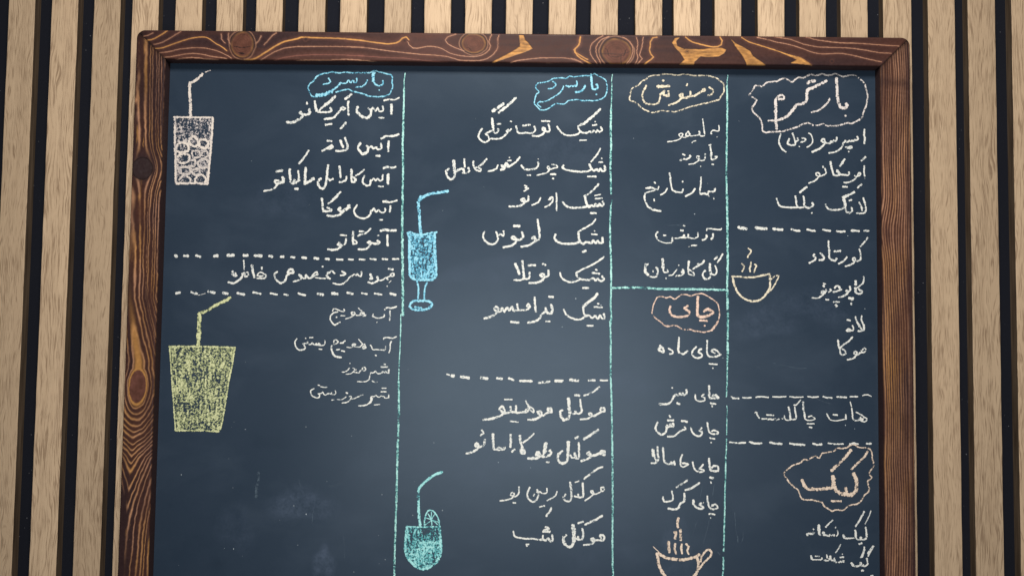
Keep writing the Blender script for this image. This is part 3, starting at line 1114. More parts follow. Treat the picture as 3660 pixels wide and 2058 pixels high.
31 1662,182 1630,159 1675,128 1666,92 1594,72 1512,85 1485,135 1494,175
#divider_line|rightmost turquoise vertical line|tq
13 2054,2463 2047,2412 2045,2356
20 2045,2356 2047,2198 2047,2050 2043,1827 2040,1642 2039,1458 2042,1237
24 2047,1264 2047,1080 2048,897 2051,669 2051,532 2046,387 2051,169 2051,-48
24 2051,-58 2051,-239 2046,-356
18 2046,-356 2046,-509 2042,-599 2037,-689
11 2042,-778 2046,-832 2039,-904
16 2042,-904 2039,-1136 2035,-1261
18 2032,-1251 2028,-1474 2023,-1651 2019,-1872 2014,-2049 2010,-2164
18 2010,-2217 2008,-2313 2001,-2398
#divider_line|short turquoise horizontal line above the tea heading|tq
24 931,346 1040,352 1135,355 1203,354 1294,350 1430,344 1611,345 1793,345 1929,344 2046,341
#heading_outline|blue wavy outline around the middle cold bar heading|bl
16 211,2095 257,2100 321,2133 357,2157 431,2157 486,2186 550,2205 642,2192 734,2193 789,2203 843,2236 862,2274 861,2334 852,2390 815,2418 787,2445 741,2459 704,2449 649,2444 594,2434 548,2429 511,2443 447,2414 410,2418 336,2413 291,2389 236,2370 199,2374 171,2350 153,2317 172,2294 204,2285 163,2252 145,2224 168,2206 141,2178 155,2145 192,2122 206,2095
16 205,2183 173,2169 183,2141 211,2123
#heading|middle cold bar heading in blue chalk|bl
31 704,2454 709,2389 714,2342
25 714,2337 719,2314 746,2305 769,2315 769,2347 755,2354
20 756,2257 761,2254
22 645,2343 632,2309 595,2280 549,2277
20 562,2387 567,2345 553,2331 544,2345 526,2331 512,2340 493,2330 457,2339
18 434,2332 420,2302 393,2264 338,2226 293,2198 247,2179 192,2173
20 327,2380 360,2352 328,2315 282,2305
#menu_line|strawberry shake line in white chalk|w
31 798,2110 753,2063 698,2016 644,1969 598,1946
15 746,1984 750,1982
18 722,1947 763,1954
22 804,1929 818,1902 791,1883 772,1901 759,1878 736,1896 718,1873 695,1886 672,1872 635,1872 608,1881 584,1913 581,1941
24 598,1876 562,1852 507,1843 452,1851 406,1883 373,1929
24 599,1797 659,1798
24 221,1985 299,1982
22 286,1951 300,1910 296,1882 259,1882 227,1900 231,1918 254,1909 255,1882 232,1853 186,1834 131,1836
20 148,1931 158,1890 122,1862 67,1866 12,1860 -16,1874 -31,1934
22 34,1935 107,1945
22 -86,1978 -77,1975
22 -81,1901 -103,1873 -126,1877 -108,1896
24 -108,1878 -144,1831 -199,1802 -277,1803
20 -215,1951 -182,1953
27 -270,2006 -260,1941 -255,1885
20 -209,1904 -209,1872 -236,1858 -255,1876 -282,1876 -314,1861 -333,1852 -305,1829 -295,1792 -327,1769 -364,1777 -401,1819 -388,1865 -365,1903
33 -39,2213 -93,2156 -148,2109 -202,2067
40 -157,2151 -203,2118 -262,2080
#menu_line|salted caramel pretzel shake line in white chalk|w
22 801,1716 774,1665 738,1618 711,1586
20 813,1621 817,1619
20 789,1582 830,1583
24 844,1546 849,1500 821,1495 803,1518 785,1494 762,1513 739,1494 711,1526 693,1563
24 711,1507 675,1489 602,1486 529,1491 464,1505 428,1523 441,1546
25 680,1438 758,1439
20 327,1554 363,1550 382,1527 345,1517 300,1503 277,1526 299,1535 304,1503 273,1470 236,1460 181,1446
24 314,1457 364,1457
20 333,1415 345,1416
22 189,1575 194,1548 171,1515 117,1501 62,1505 25,1541
20 85,1445 117,1445
9 189,1608 192,1605
27 10,1620 -31,1573 -76,1540 -103,1526
22 -109,1586 -77,1591
16 -95,1620 -90,1618
27 -103,1526 -122,1563 -145,1516 -168,1544 -140,1507 -176,1497
20 -204,1543 -222,1506 -259,1487 -300,1479
24 -315,1602 -360,1551 -406,1518 -433,1513
27 -448,1577 -443,1531 -424,1495 -378,1477 -373,1504 -406,1518
25 -537,1600 -535,1558 -529,1521
22 -497,1512 -483,1485 -506,1461 -551,1461
25 -533,1461 -552,1502 -589,1493 -611,1474
33 -641,1585 -635,1520 -629,1455
27 -625,1455 -633,1414 -665,1395 -702,1427 -712,1473 -685,1501
#menu_line|cookie shake line in white chalk|w
25 786,1365 740,1314 695,1272 645,1244
18 750,1250 805,1264
20 59,1343 82,1334 64,1316 100,1316 55,1288
18 755,1221 823,1227
25 828,1195 837,1163 815,1149 796,1171 778,1148 760,1166 742,1143 719,1157 696,1138 673,1165 659,1211 654,1243
25 678,1147 632,1133 568,1129 504,1131 459,1154 435,1185
25 710,1078 765,1079
24 373,1272 376,1208 377,1102
22 321,1216 298,1202 312,1225 335,1230 335,1189 303,1152 262,1133
20 220,1224 193,1178 134,1150
22 101,1241 97,1195 66,1177
24 66,1177 24,1199 56,1213 65,1186 47,1158 2,1139 -89,1133
#menu_line|caramel biscuit shake line in white chalk|w
22 761,1019 734,982 679,945 625,917 589,889
15 748,905 751,902
20 721,872 776,868
27 826,837 831,791 799,786 781,809 763,781 740,808 717,781 690,794 662,789 640,771
24 593,880 598,825 617,789 644,771
24 608,798 562,779 499,774 435,777 380,800 357,831 370,864
31 636,698 668,705
31 191,1008 201,949 210,885 214,830
24 207,811 170,793
27 170,820 138,824 161,843 175,806 139,774 89,750 34,741
29 -41,944 18,942
25 37,883 51,837 24,809 -12,804
27 -17,804 -62,822 -40,840 -17,818 -21,781 -66,749 -139,734
24 -141,890 -140,844 -168,862 -195,848 -214,884
27 -200,843 -195,807 -230,765 -276,764 -322,796 -341,841 -332,883
#menu_line|chocolate spread shake line in white chalk|w
24 845,650 782,603 701,557 628,524 583,496
20 765,526 778,517
22 728,493 801,485
24 829,463 842,426 811,412 783,439 765,416 742,439 711,425 665,424 611,433 583,460 576,496
24 611,428 566,405 511,400 456,422 429,449 415,490
29 643,347 693,343
25 246,574 273,565
24 301,515 306,465 274,447 238,446
25 256,447 220,464 247,478 265,456 247,419 193,391 116,386
25 105,559 173,560
24 119,490 115,436 84,426 56,435
31 45,599 55,526 65,444
24 65,426 20,412 -30,416
33 -23,571 0,526 19,476
#menu_line|coffee dessert shake line in white chalk|w
29 784,294 748,248 694,206 649,165
20 785,194 799,190
22 754,162 831,158
27 849,95 854,45 827,54 809,81 786,44 763,76 732,53 704,79 677,70 654,97 645,156
27 668,70 632,42 578,37 514,59 478,86 455,131
24 687,-23 741,-22
25 308,256 354,252
27 332,179 346,129 332,93 292,102 277,147
25 291,111 242,87 224,46 179,14 107,-1
25 288,15 320,16
31 172,245 175,182 183,109
25 114,181 128,154 96,158 109,181 128,158 105,131 60,121 14,125 0,180
25 14,125 -31,116 -49,152 -76,115 -95,147 -122,105 -149,141 -158,105 -194,105
25 -185,105 -222,127 -204,150 -181,132 -194,100 -239,59 -320,35
27 -57,5 16,0
#glass_drawing|sky blue tall glass with a bent straw and round foot|bl
35 -691,1279 -768,1265 -850,1254 -914,1231 -959,1196
42 -960,1220 -973,1192 -981,1146 -970,1045 -964,953 -953,857
31 -914,1225 -973,1192
24 -1086,860 -1054,870 -1017,856 -953,843 -880,858 -798,873
31 -1072,851 -1061,769 -1059,631 -1051,495 -1051,449 -1009,413 -945,405 -863,406 -818,415 -796,461 -802,589 -814,726 -816,854
f0.6 -1072,860 -953,843 -807,863 -800,461 -818,424 -863,410 -1009,413 -1046,458 -1064,677
22 -981,390 -966,331 -965,268 -969,213
25 -885,378 -902,314 -906,259 -905,218
33 -941,200 -1014,194 -1049,148 -1013,117 -940,109 -867,123 -827,169 -859,196 -932,200
22 -995,140 -931,127
#dashed_line|dashed line of thick white dabs above the mocktails|w
18 -675,-509 -647,-517
36 -629,-522 -607,-528
35 -534,-534 -457,-542
38 -339,-540 -280,-547
33 -185,-543 -140,-549
27 -72,-541 -22,-559
25 36,-564 154,-565
25 217,-580 326,-568
31 380,-560 452,-559
35 524,-549 601,-555
29 705,-550 764,-553
24 818,-548 886,-549
#menu_line|mint mocktail line in white chalk|w
22 809,-613 755,-656 702,-684 661,-698
24 571,-697 616,-697
24 825,-848 820,-817 856,-817 856,-848 829,-853 789,-876 757,-894
22 757,-894 712,-881 712,-863 739,-872 735,-894 694,-922 627,-925
27 625,-739 630,-797 640,-851 604,-874 577,-852
24 577,-870 550,-879
40 512,-731 518,-799 523,-870
27 523,-879 510,-920 469,-934 437,-898 432,-854 455,-840
25 324,-864 310,-828 342,-828 347,-859 315,-864 270,-892 234,-892
27 243,-892 211,-866 234,-852 252,-878 235,-910 181,-933 122,-937
24 96,-759 125,-804 171,-835 171,-866 125,-840 108,-867 72,-863
27 134,-831 125,-804 90,-858
27 81,-863 36,-868 4,-868 3,-806
25 4,-868 -46,-860 -51,-815
25 -46,-865 -82,-874 -118,-879
27 -118,-874 -159,-839 -128,-812 -109,-852 -127,-888 -189,-920 -252,-935 -311,-944
20 -110,-746 -38,-745
22 -49,-954 23,-962
#menu_line|blue citrus mocktail line in white chalk|w
33 799,-1028 750,-1060 700,-1092 664,-1115
27 579,-1107 610,-1093
27 850,-1258 823,-1228 859,-1232 863,-1263 814,-1250 769,-1268 724,-1278
25 724,-1274 693,-1256 715,-1238 733,-1278 697,-1305 635,-1326
29 613,-1155 616,-1217 616,-1288 590,-1298 576,-1253
27 589,-1289 554,-1298 535,-1272
42 512,-1147 512,-1218 508,-1281
31 513,-1281 500,-1330 455,-1351 414,-1318 414,-1273 454,-1233
40 296,-1159 287,-1221 283,-1275
31 333,-1230 346,-1256 320,-1279 275,-1289 239,-1285
31 248,-1285 202,-1272 220,-1245 243,-1271 212,-1303 126,-1308
24 302,-1339 325,-1339
24 178,-1071 124,-1121 75,-1157
27 43,-1091 50,-1153 67,-1198
31 62,-1198 94,-1251 63,-1260 53,-1229 85,-1224
29 -45,-1083 -44,-1146 -46,-1204
25 -5,-1221 -32,-1248
33 -219,-1081 -215,-1148 -208,-1219
25 -208,-1224 -149,-1232 -104,-1222 -100,-1200 -131,-1218 -159,-1205 -176,-1223
27 -295,-1136 -303,-1185 -348,-1208
25 -348,-1203 -389,-1191 -375,-1164 -357,-1186 -366,-1221 -410,-1253 -473,-1269
20 -328,-1042 -309,-1069 -340,-1096
#menu_line|rainbow mocktail line in white chalk|w
22 846,-1379 797,-1397 743,-1438 694,-1474 668,-1497
18 583,-1529 618,-1518
20 834,-1606 830,-1579 857,-1574 861,-1601 835,-1615 790,-1637 754,-1642
20 754,-1642 731,-1616 749,-1607 758,-1638 727,-1669 678,-1701
24 654,-1537 659,-1599 660,-1661 620,-1675 611,-1644
20 620,-1671 575,-1663
25 533,-1530 543,-1601 548,-1672
25 548,-1672 535,-1707 503,-1712 467,-1682 489,-1646
20 408,-1620 386,-1665 315,-1706
20 309,-1591 310,-1631 269,-1640 242,-1623 215,-1628
22 215,-1605 229,-1641 216,-1694 181,-1721 135,-1695 121,-1642 143,-1584
16 180,-1664 191,-1648
18 239,-1769 289,-1757
24 356,-1777 339,-1812 308,-1853
22 40,-1581 40,-1635 14,-1670 -18,-1671
22 -9,-1671 -40,-1658 -27,-1635 -4,-1648 -26,-1689 -80,-1707 -138,-1717
20 -12,-1733 10,-1734
#menu_line|night mocktail line in white chalk|w
24 845,-1843 792,-1877 738,-1904 680,-1931
20 613,-1919 662,-1902
25 838,-2057 820,-2031 855,-2030 869,-2057 847,-2079 793,-2075 749,-2085
25 757,-2089 731,-2072 757,-2058 775,-2080 749,-2111 668,-2123
29 654,-1967 663,-2024 654,-2069 619,-2074 614,-2043
25 623,-2069 587,-2065
42 564,-1937 573,-2008 574,-2087
29 574,-2087 557,-2132 525,-2146 480,-2106 475,-2054 502,-2031
24 363,-2033 373,-2082 346,-2091 328,-2064 301,-2087 274,-2070 247,-2083
22 278,-2039 265,-2083 185,-2071 113,-2072 50,-2064 5,-2051 -9,-2003
29 300,-1959 336,-1972 282,-1990 349,-2002 278,-2003
24 118,-2125 140,-2125
18 123,-2138 126,-2142
#glass_drawing|turquoise round glass with ice and a citrus slice|tb
27 -704,-1449 -776,-1477 -838,-1522 -900,-1577 -931,-1630 -929,-1710 -923,-1799 -917,-1888 -907,-1963
16 -866,-1962 -863,-1896 -842,-1833 -815,-1815 -779,-1828 -742,-1876 -723,-1929 -727,-1960
13 -832,-1851 -795,-1904 -741,-1947
13 -769,-1850 -804,-1913 -857,-1953
13 -854,-1887 -723,-1929
13 -801,-1833 -795,-1957
18 -1037,-1973 -947,-1977 -848,-1975 -714,-1969
31 -1032,-1978 -1039,-2066 -1047,-2155 -1032,-2243 -985,-2313 -931,-2356 -877,-2373 -806,-2354 -735,-2292 -705,-2212 -707,-2115 -722,-1982
f0.42 -1037,-1982 -718,-1978 -711,-2097 -864,-2099 -1043,-2120
f0.58 -1043,-2102 -711,-2097 -710,-2203 -744,-2283 -815,-2346 -877,-2360 -940,-2339 -995,-2287 -1037,-2208
18 -979,-2189 -925,-2189 -933,-2242 -978,-2233 -979,-2194
18 -908,-2126 -863,-2117 -854,-2161 -889,-2188
18 -836,-2125 -774,-2116 -782,-2169 -827,-2161
18 -889,-2206 -835,-2214 -852,-2267 -897,-2250 -889,-2206
18 -808,-2196 -755,-2186 -763,-2248 -816,-2240
18 -950,-2277 -906,-2268 -869,-2311 -914,-2321
18 -843,-2284 -789,-2275 -806,-2319
#divider_line|turquoise vertical line right of the shakes|tq
11 915,2456 907,2391 912,2335
15 909,2335 908,2186 904,2111
22 904,2111 901,1907 906,1768 903,1630 904,1445 910,1270
11 919,1214 910,1159
24 908,1159 902,975 904,792 914,610 915,427 916,336 912,200 918,64 909,-69
25 909,18 915,-163 916,-344 917,-524 925,-659 928,-793
24 928,-793 933,-972 935,-1151 936,-1282
22 937,-1132 940,-1311 942,-1533 945,-1755 944,-1932 945,-2109 947,-2285 952,-2413
#heading_outline|blue boxy outline around the left cold bar heading|bl
15 -2021,2201 -2054,2201 -2078,2238 -2084,2312 -2044,2360 -1990,2416 -1916,2436 -1861,2450 -1796,2442 -1713,2452 -1639,2443 -1565,2449 -1491,2450 -1436,2469 -1390,2455 -1334,2437 -1260,2424 -1264,2377 -1253,2312 -1275,2256 -1321,2218 -1412,2208 -1496,2216 -1561,2243 -1635,2261 -1682,2279 -1764,2269 -1819,2250
#heading|left cold bar heading in blue chalk|bl
31 -1450,2459 -1453,2403 -1448,2366
22 -1448,2366 -1429,2333 -1387,2320 -1355,2334 -1356,2372
16 -1391,2278 -1386,2273
20 -1508,2375 -1526,2337 -1562,2309 -1622,2303
18 -1615,2392 -1614,2355 -1637,2345 -1651,2373 -1674,2345 -1693,2373 -1715,2344 -1748,2339 -1775,2344
20 -1775,2344 -1802,2306 -1857,2268
40 -1856,2259 -1930,2225 -2012,2215
18 -1896,2389 -1873,2357 -1895,2338 -1946,2328
#menu_line|iced americano line in white chalk|w
22 -1191,2201 -1237,2181 -1292,2183 -1338,2173
35 -1263,2130 -1264,2041
24 -1351,2115 -1345,2073 -1382,2063 -1401,2096 -1423,2068 -1447,2100 -1470,2076 -1493,2095
31 -1465,2077 -1469,2030 -1500,1997 -1556,2010 -1593,2047 -1612,2075 -1595,2103
20 -1385,1998 -1339,1999
27 -1662,2233 -1694,2205 -1725,2181
25 -1693,2158 -1694,2102 -1687,2023
25 -1719,2088 -1747,2101 -1769,2087 -1741,2074 -1723,2083
27 -1760,2083 -1796,2036 -1841,1993 -1924,1978
25 -1913,1923 -1853,1933
25 -1711,1948 -1733,1920 -1760,1887
31 -1823,2208 -1873,2156 -1927,2113
25 -1871,2095 -1856,2063 -1888,2049 -1944,2048 -1990,2052
27 -1927,2113 -1963,2085 -1981,2052
31 -2025,2159 -2019,2117 -2004,2061
24 -2103,2144 -2099,2126
29 -2078,2079 -2073,2037 -2100,2023 -2137,2023
36 -2146,2027 -2170,2046
31 -2137,2018 -2163,1981 -2209,1957 -2245,1942 -2296,1947
#menu_line|iced latte line in white chalk|w
29 -1189,1838 -1239,1819 -1312,1818 -1358,1790
33 -1284,1767 -1289,1670
25 -1362,1743 -1356,1697 -1392,1683 -1411,1706 -1434,1691 -1453,1714 -1476,1705 -1503,1718
29 -1485,1705 -1493,1658 -1539,1639 -1576,1676 -1586,1704 -1564,1746
24 -1405,1622 -1368,1618
25 -1717,1795 -1697,1739 -1687,1702 -1705,1674 -1751,1665 -1801,1664
31 -1762,1767 -1733,1702
25 -1891,1765 -1849,1761
33 -1848,1719 -1834,1705 -1861,1687 -1894,1686 -1862,1710
25 -1898,1686 -1939,1663
#menu_line|iced caramel macchiato line in white chalk|w
24 -1210,1513 -1251,1504 -1297,1512 -1333,1495
33 -1282,1439 -1285,1346
22 -1337,1433 -1340,1387 -1363,1373 -1387,1396 -1404,1373 -1423,1395 -1441,1377
27 -1455,1381 -1459,1335 -1495,1325 -1532,1353 -1533,1390 -1515,1418
20 -1376,1318 -1330,1318
24 -1521,1482 -1562,1445 -1603,1421
27 -1647,1481 -1644,1425 -1643,1370 -1615,1356 -1607,1389 -1630,1407
25 -1765,1512 -1757,1452 -1749,1401
24 -1694,1411 -1698,1379 -1730,1360 -1762,1355
27 -1827,1386 -1854,1372 -1882,1395
33 -1876,1520 -1882,1460 -1887,1395
31 -1887,1395 -1899,1321 -1926,1288 -1963,1311 -1973,1357 -1946,1390
29 -2096,1494 -2099,1429 -2101,1332
29 -2038,1384 -2011,1393 -2033,1375 -2065,1356 -2097,1337
25 -2073,1666 -2117,1596 -2166,1535
36 -2256,1478 -2252,1418 -2239,1354
24 -2173,1466 -2163,1410 -2166,1373
31 -2157,1373 -2193,1345 -2230,1336 -2203,1373
27 -2201,1285 -2169,1281
24 -2389,1454 -2325,1464
33 -2323,1399 -2313,1353 -2345,1343
31 -2349,1339 -2390,1334 -2396,1366 -2364,1362
25 -2367,1329 -2403,1287 -2448,1268 -2503,1260
#menu_line|iced mocha line in white chalk|w
24 -1750,1258 -1786,1221 -1822,1186
27 -1932,1191 -1932,1185
27 -1327,1165 -1295,1175
22 -1318,1170 -1272,1161 -1190,1180
25 -1253,1125 -1259,1069
24 -1307,1101 -1307,1069 -1343,1059 -1371,1086 -1393,1063 -1417,1100 -1439,1072
25 -1444,1076 -1452,1039 -1488,1007 -1534,1002 -1589,1024 -1613,1074 -1583,1130
22 -1364,987 -1332,989
33 -1656,1129 -1669,1110 -1651,1115 -1701,1083 -1727,1055
33 -1737,1064 -1765,1082 -1747,1100
27 -1727,1055 -1773,1026 -1823,1017 -1873,1025
24 -1773,1220 -1813,1182 -1867,1140
31 -1928,1186 -1922,1135 -1916,1080
29 -1916,1066 -1856,1067 -1833,1081 -1875,1103
#menu_line|affogato line in white chalk|w
29 -1348,880 -1312,894
27 -1312,892 -1257,884 -1193,886
24 -1279,839 -1278,784 -1274,734
18 -1377,834 -1364,834
31 -1374,783 -1351,765 -1382,751 -1437,760
31 -1437,755 -1474,764 -1447,773
24 -1442,750 -1464,714 -1509,695 -1559,697
20 -1445,902 -1485,860 -1535,846 -1567,827
24 -1554,873 -1513,869
29 -1613,868 -1617,808 -1615,748
24 -1611,748 -1579,753 -1584,776 -1607,785
24 -1741,834 -1681,830
24 -1685,798 -1689,752 -1720,733
29 -1720,733 -1762,742 -1748,761
24 -1725,729 -1765,696 -1811,687 -1861,693
#dashed_line|dotted line under the iced coffees|w
31 -3360,613 -3341,604
35 -3273,614 -3232,610
33 -3154,615 -3108,605
40 -2975,613 -2943,616
38 -2843,619 -2783,624
31 -2687,621 -2646,622
33 -2577,622 -2509,619
33 -2435,619 -2403,613
33 -2321,612 -2293,612
29 -2220,613 -2183,607
31 -2110,610 -2069,601
29 -1991,604 -1950,598
27 -1882,601 -1845,593
25 -1772,595 -1712,592
27 -1653,597 -1612,593
24 -1548,598 -1498,594
24 -1443,607 -1388,598
22 -1325,605 -1274,600
20 -1222,604 -1165,605
#menu_line|special cold brew line between two dotted lines|w
27 -1260,510 -1216,501
21 -1239,456 -1215,467 -1205,450 -1221,436 -1239,441 -1240,455
19 -1238,439 -1272,425 -1261,398 -1286,422 -1306,404 -1333,394 -1357,397
28 -1371,427 -1364,414
21 -1357,400 -1380,380 -1421,365 -1458,375
24 -1439,454 -1425,427 -1445,406 -1415,413
8 -1234,392 -1254,373
12 -1271,341 -1269,335
22 -1525,476 -1526,436 -1551,435 -1566,459 -1579,437 -1596,452 -1613,435
19 -1613,435 -1640,424 -1659,397 -1686,369 -1720,352 -1754,349 -1802,361
19 -1719,478 -1681,456 -1705,440 -1732,438
27 -1907,523 -1905,520
22 -1790,456 -1815,483 -1838,466 -1858,459 -1864,428 -1830,405
16 -1830,405 -1884,407 -1932,408 -1976,413
21 -1997,430 -2014,416
22 -2007,426 -1988,457 -1967,468 -1953,447 -1980,437 -2007,416
22 -2014,413 -2041,406 -2069,439 -2072,412 -2095,405 -2120,432 -2137,442 -2130,425 -2109,411
19 -2116,401 -2136,387 -2190,370
24 -2195,455 -2203,489 -2234,488 -2247,457 -2202,455 -2192,472
24 -2236,444 -2260,430 -2262,403 -2278,372 -2312,355 -2347,375 -2371,408 -2376,446 -2352,466
28 -2504,506 -2500,492
19 -2475,441 -2506,458 -2533,451 -2546,427
22 -2464,438 -2460,414 -2484,400 -2518,400 -2545,401
18 -2546,430 -2518,420 -2491,424
27 -2600,528 -2595,481 -2580,433 -2566,409
18 -2683,572 -2678,534 -2677,500
18 -2677,493 -2676,483
21 -2631,432 -2642,456 -2669,456 -2696,442
21 -2644,419 -2668,415 -2669,439
22 -2689,435 -2702,401 -2735,373 -2775,349 -2830,358
28 -2792,464 -2757,431
19 -2795,441 -2770,417 -2747,424
#dashed_line|dotted line under the special cold brew|w
35 -3339,243 -3302,252
33 -3188,254 -3133,241
7 -3123,227 -3078,237 -3051,246
33 -3019,265 -2960,252
29 -2877,253 -2832,245
29 -2736,253 -2667,238
29 -2581,261 -2512,249
25 -2412,254 -2343,243
24 -2275,247 -2238,238
25 -2138,258 -2069,238
25 -1951,257 -1891,245
31 -1810,262 -1755,253
29 -1659,270 -1605,258
25 -1518,268 -1468,257
25 -1391,267 -1322,254
27 -1240,266 -1185,254
#menu_line|carrot juice line in thin white chalk|w
17 -1290,106 -1282,121 -1261,130 -1231,124 -1206,129 -1176,142
17 -1239,99 -1240,69 -1236,39 -1241,7
17 -1295,62 -1293,45 -1318,32 -1356,25 -1390,35 -1408,48
14 -1406,46 -1412,37 -1402,65
20 -1364,-13 -1362,-17
14 -1547,122 -1532,106 -1515,93
15 -1515,78 -1531,69 -1522,53 -1501,61 -1510,78 -1493,78 -1491,57 -1472,53 -1497,42 -1514,53
13 -1531,50 -1569,51
15 -1578,65 -1591,81 -1616,75 -1608,58 -1582,58
15 -1584,56 -1607,39 -1636,24 -1670,15
18 -1716,46 -1679,44
16 -1689,106 -1685,89 -1714,88 -1744,101 -1774,111 -1791,111 -1799,89
17 -1748,84 -1786,73 -1811,53 -1821,32 -1819,7 -1805,-19 -1779,-46 -1750,-33 -1723,-18
19 -1762,32 -1759,29
#menu_line|carrot juice with ice cream line in thin white chalk|w
15 -1297,-179 -1289,-164 -1251,-162 -1208,-168 -1170,-152
17 -1218,-199 -1230,-227 -1230,-257 -1233,-282 -1239,-307
17 -1274,-249 -1280,-283 -1320,-283 -1363,-279 -1397,-280 -1410,-255 -1423,-238
22 -1370,-332 -1366,-339
14 -1541,-182 -1521,-205 -1504,-222
16 -1482,-228 -1474,-247 -1495,-252 -1503,-264 -1486,-273 -1467,-260 -1474,-247
16 -1499,-226 -1512,-243 -1524,-256
14 -1524,-258 -1562,-257 -1579,-251
19 -1575,-244 -1567,-229 -1593,-230 -1603,-240 -1575,-244
15 -1592,-253 -1613,-264 -1651,-260
17 -1670,-199 -1691,-212 -1686,-220 -1716,-221
15 -1780,-217 -1780,-196 -1759,-192 -1737,-208 -1750,-225 -1779,-234
22 -1800,-247 -1804,-277 -1794,-306 -1777,-340 -1751,-354 -1704,-360
17 -1755,-287 -1723,-284
17 -1704,-296 -1672,-302
15 -1871,-197 -1866,-227 -1881,-244 -1910,-248
17 -1910,-244 -1928,-223 -1936,-240 -1953,-228 -1966,-243
15 -1910,-248 -1949,-241 -1978,-239 -1992,-220 -2004,-239 -2034,-233 -2038,-212
15 -2034,-233 -2064,-229 -2085,-234
17 -2072,-234 -2067,-255 -2054,-267 -2075,-289 -2117,-293 -2143,-273 -2157,-243 -2162,-214 -2143,-186
17 -2016,-172 -1986,-171
17 -2058,-178 -2056,-181
15 -1922,-283 -1895,-284
#menu_line|banana milk line in thin white chalk|w
21 -1288,-421 -1274,-421
17 -1314,-448 -1250,-447
19 -1240,-470 -1238,-504
16 -1238,-506 -1256,-505 -1271,-485 -1277,-503 -1299,-489 -1306,-505 -1335,-513 -1353,-506 -1368,-488 -1385,-503 -1414,-505
17 -1414,-505 -1424,-535 -1427,-564
14 -1423,-564 -1455,-588 -1491,-593 -1541,-592
16 -1398,-585 -1376,-594 -1351,-595
15 -1494,-476 -1494,-454 -1473,-454 -1465,-475 -1483,-488 -1496,-472
14 -1497,-470 -1518,-490 -1527,-506 -1551,-505
14 -1587,-462 -1569,-471 -1580,-491 -1568,-505 -1551,-501
11 -1555,-476 -1576,-487
14 -1583,-498 -1608,-516 -1654,-521
14 -1622,-463 -1641,-485 -1666,-499 -1698,-504
16 -1619,-416 -1617,-417
#menu_line|banana milk with ice cream line in thin white chalk|w
12 -1303,-652 -1262,-652
14 -1310,-687 -1261,-686
19 -1235,-717 -1234,-740
14 -1234,-745 -1272,-748 -1280,-733 -1302,-730 -1309,-727 -1330,-741 -1348,-731 -1359,-720
15 -1359,-724 -1377,-733 -1402,-735 -1409,-756
27 -1398,-753 -1405,-778 -1415,-792
15 -1419,-796 -1447,-814 -1472,-821 -1526,-826
12 -1375,-815 -1318,-808
19 -1488,-718 -1510,-726
14 -1520,-733 -1549,-746 -1570,-757 -1593,-761
16 -1617,-738 -1599,-734 -1597,-752 -1610,-743
14 -1599,-752 -1616,-777 -1648,-795 -1686,-800
17 -1650,-701 -1634,-705
11 -1649,-740 -1667,-755 -1688,-767 -1739,-768
13 -1794,-774 -1765,-771
13 -1755,-684 -1749,-707 -1761,-720 -1786,-720
19 -1790,-704 -1797,-715 -1819,-708 -1826,-716
14 -1830,-712 -1847,-725 -1865,-720 -1880,-695 -1887,-709 -1923,-715
14 -1916,-717 -1905,-727 -1915,-752 -1944,-751 -1976,-737 -1991,-714 -1994,-686 -1962,-664
14 -1925,-631 -1909,-634
14 -1898,-645 -1871,-651 -1838,-651
#glass_drawing|white tall glass of ice cubes with a bent straw|gy
13 -3069,2456 -3119,2437
33 -3146,2418 -3209,2357 -3268,2328
35 -3268,2333 -3270,2253 -3259,2141 -3253,2001
20 -3419,1983 -3243,1983 -3031,1983
24 -3405,1972 -3398,1767 -3387,1582 -3374,1322
24 -3031,1976 -3035,1818 -3040,1678 -3053,1493 -3061,1326
25 -3374,1322 -3222,1329 -3061,1321
f0.4 -3395,1972 -3035,1976 -3042,1743 -3392,1721
f0.33 -3392,1721 -3042,1743 -3057,1326 -3374,1322
27 -3382,1702 -3337,1731 -3272,1713 -3261,1657 -3315,1629 -3371,1647 -3382,1693
27 -3255,1759 -3219,1797 -3181,1769 -3161,1723 -3197,1695 -3244,1713 -3259,1750
27 -3153,1760 -3098,1761 -3069,1724 -3095,1678 -3151,1695 -3157,1742
27 -3369,1591 -3315,1619 -3250,1602 -3257,1546 -3330,1527 -3368,1563
27 -3223,1648 -3159,1649 -3148,1593 -3212,1583 -3227,1630
25 -3131,1631 -3085,1650 -3065,1604 -3111,1575
27 -3165,1538 -3111,1575 -3054,1539 -3062,1493 -3135,1482 -3169,1528
27 -3352,1480 -3292,1490 -3236,1472 -3244,1426 -3317,1420 -3351,1471
24 -3239,1555 -3193,1556 -3200,1500 -3256,1500
27 -3226,1454 -3163,1473 -3143,1427 -3188,1408 -3226,1444
27 -3343,1360 -3299,1407 -3233,1370 -3250,1324 -3333,1332
29 -3187,1371 -3133,1418 -3077,1372 -3103,1330 -3177,1334 -3187,1366
#glass_drawing|yellow plastic cup with a bent straw|yl
35 -2803,208 -2866,171 -2956,125 -3027,78 -3100,50 -3107,4
44 -3100,50 -3101,-59 -3099,-120
42 -3102,-33 -3103,-124 -3103,-269
24 -3390,-277 -3262,-275 -3126,-274 -2944,-274 -2743,-281
18 -3385,-281 -3366,-444 -3345,-670 -3320,-895 -3300,-1088
24 -2747,-287 -2774,-482 -2797,-618 -2826,-843 -2853,-1023 -2865,-1068
25 -3300,-1088 -3146,-1085 -3010,-1084 -2878,-1091
f0.55 -3381,-281 -2748,-282 -2805,-645 -2874,-1086 -3300,-1088 -3350,-670
40 -2848,-428 -2874,-483 -2907,-574
11 -3218,-372 -3234,-465
11 -3314,-655 -3285,-738
11 -3217,-646 -3232,-728
15 -3189,-902 -3180,-958
20 -2944,-425 -2936,-510
15 -3164,-551 -3176,-630
15 -3272,-898 -3265,-1037
15 -2962,-426 -2971,-523
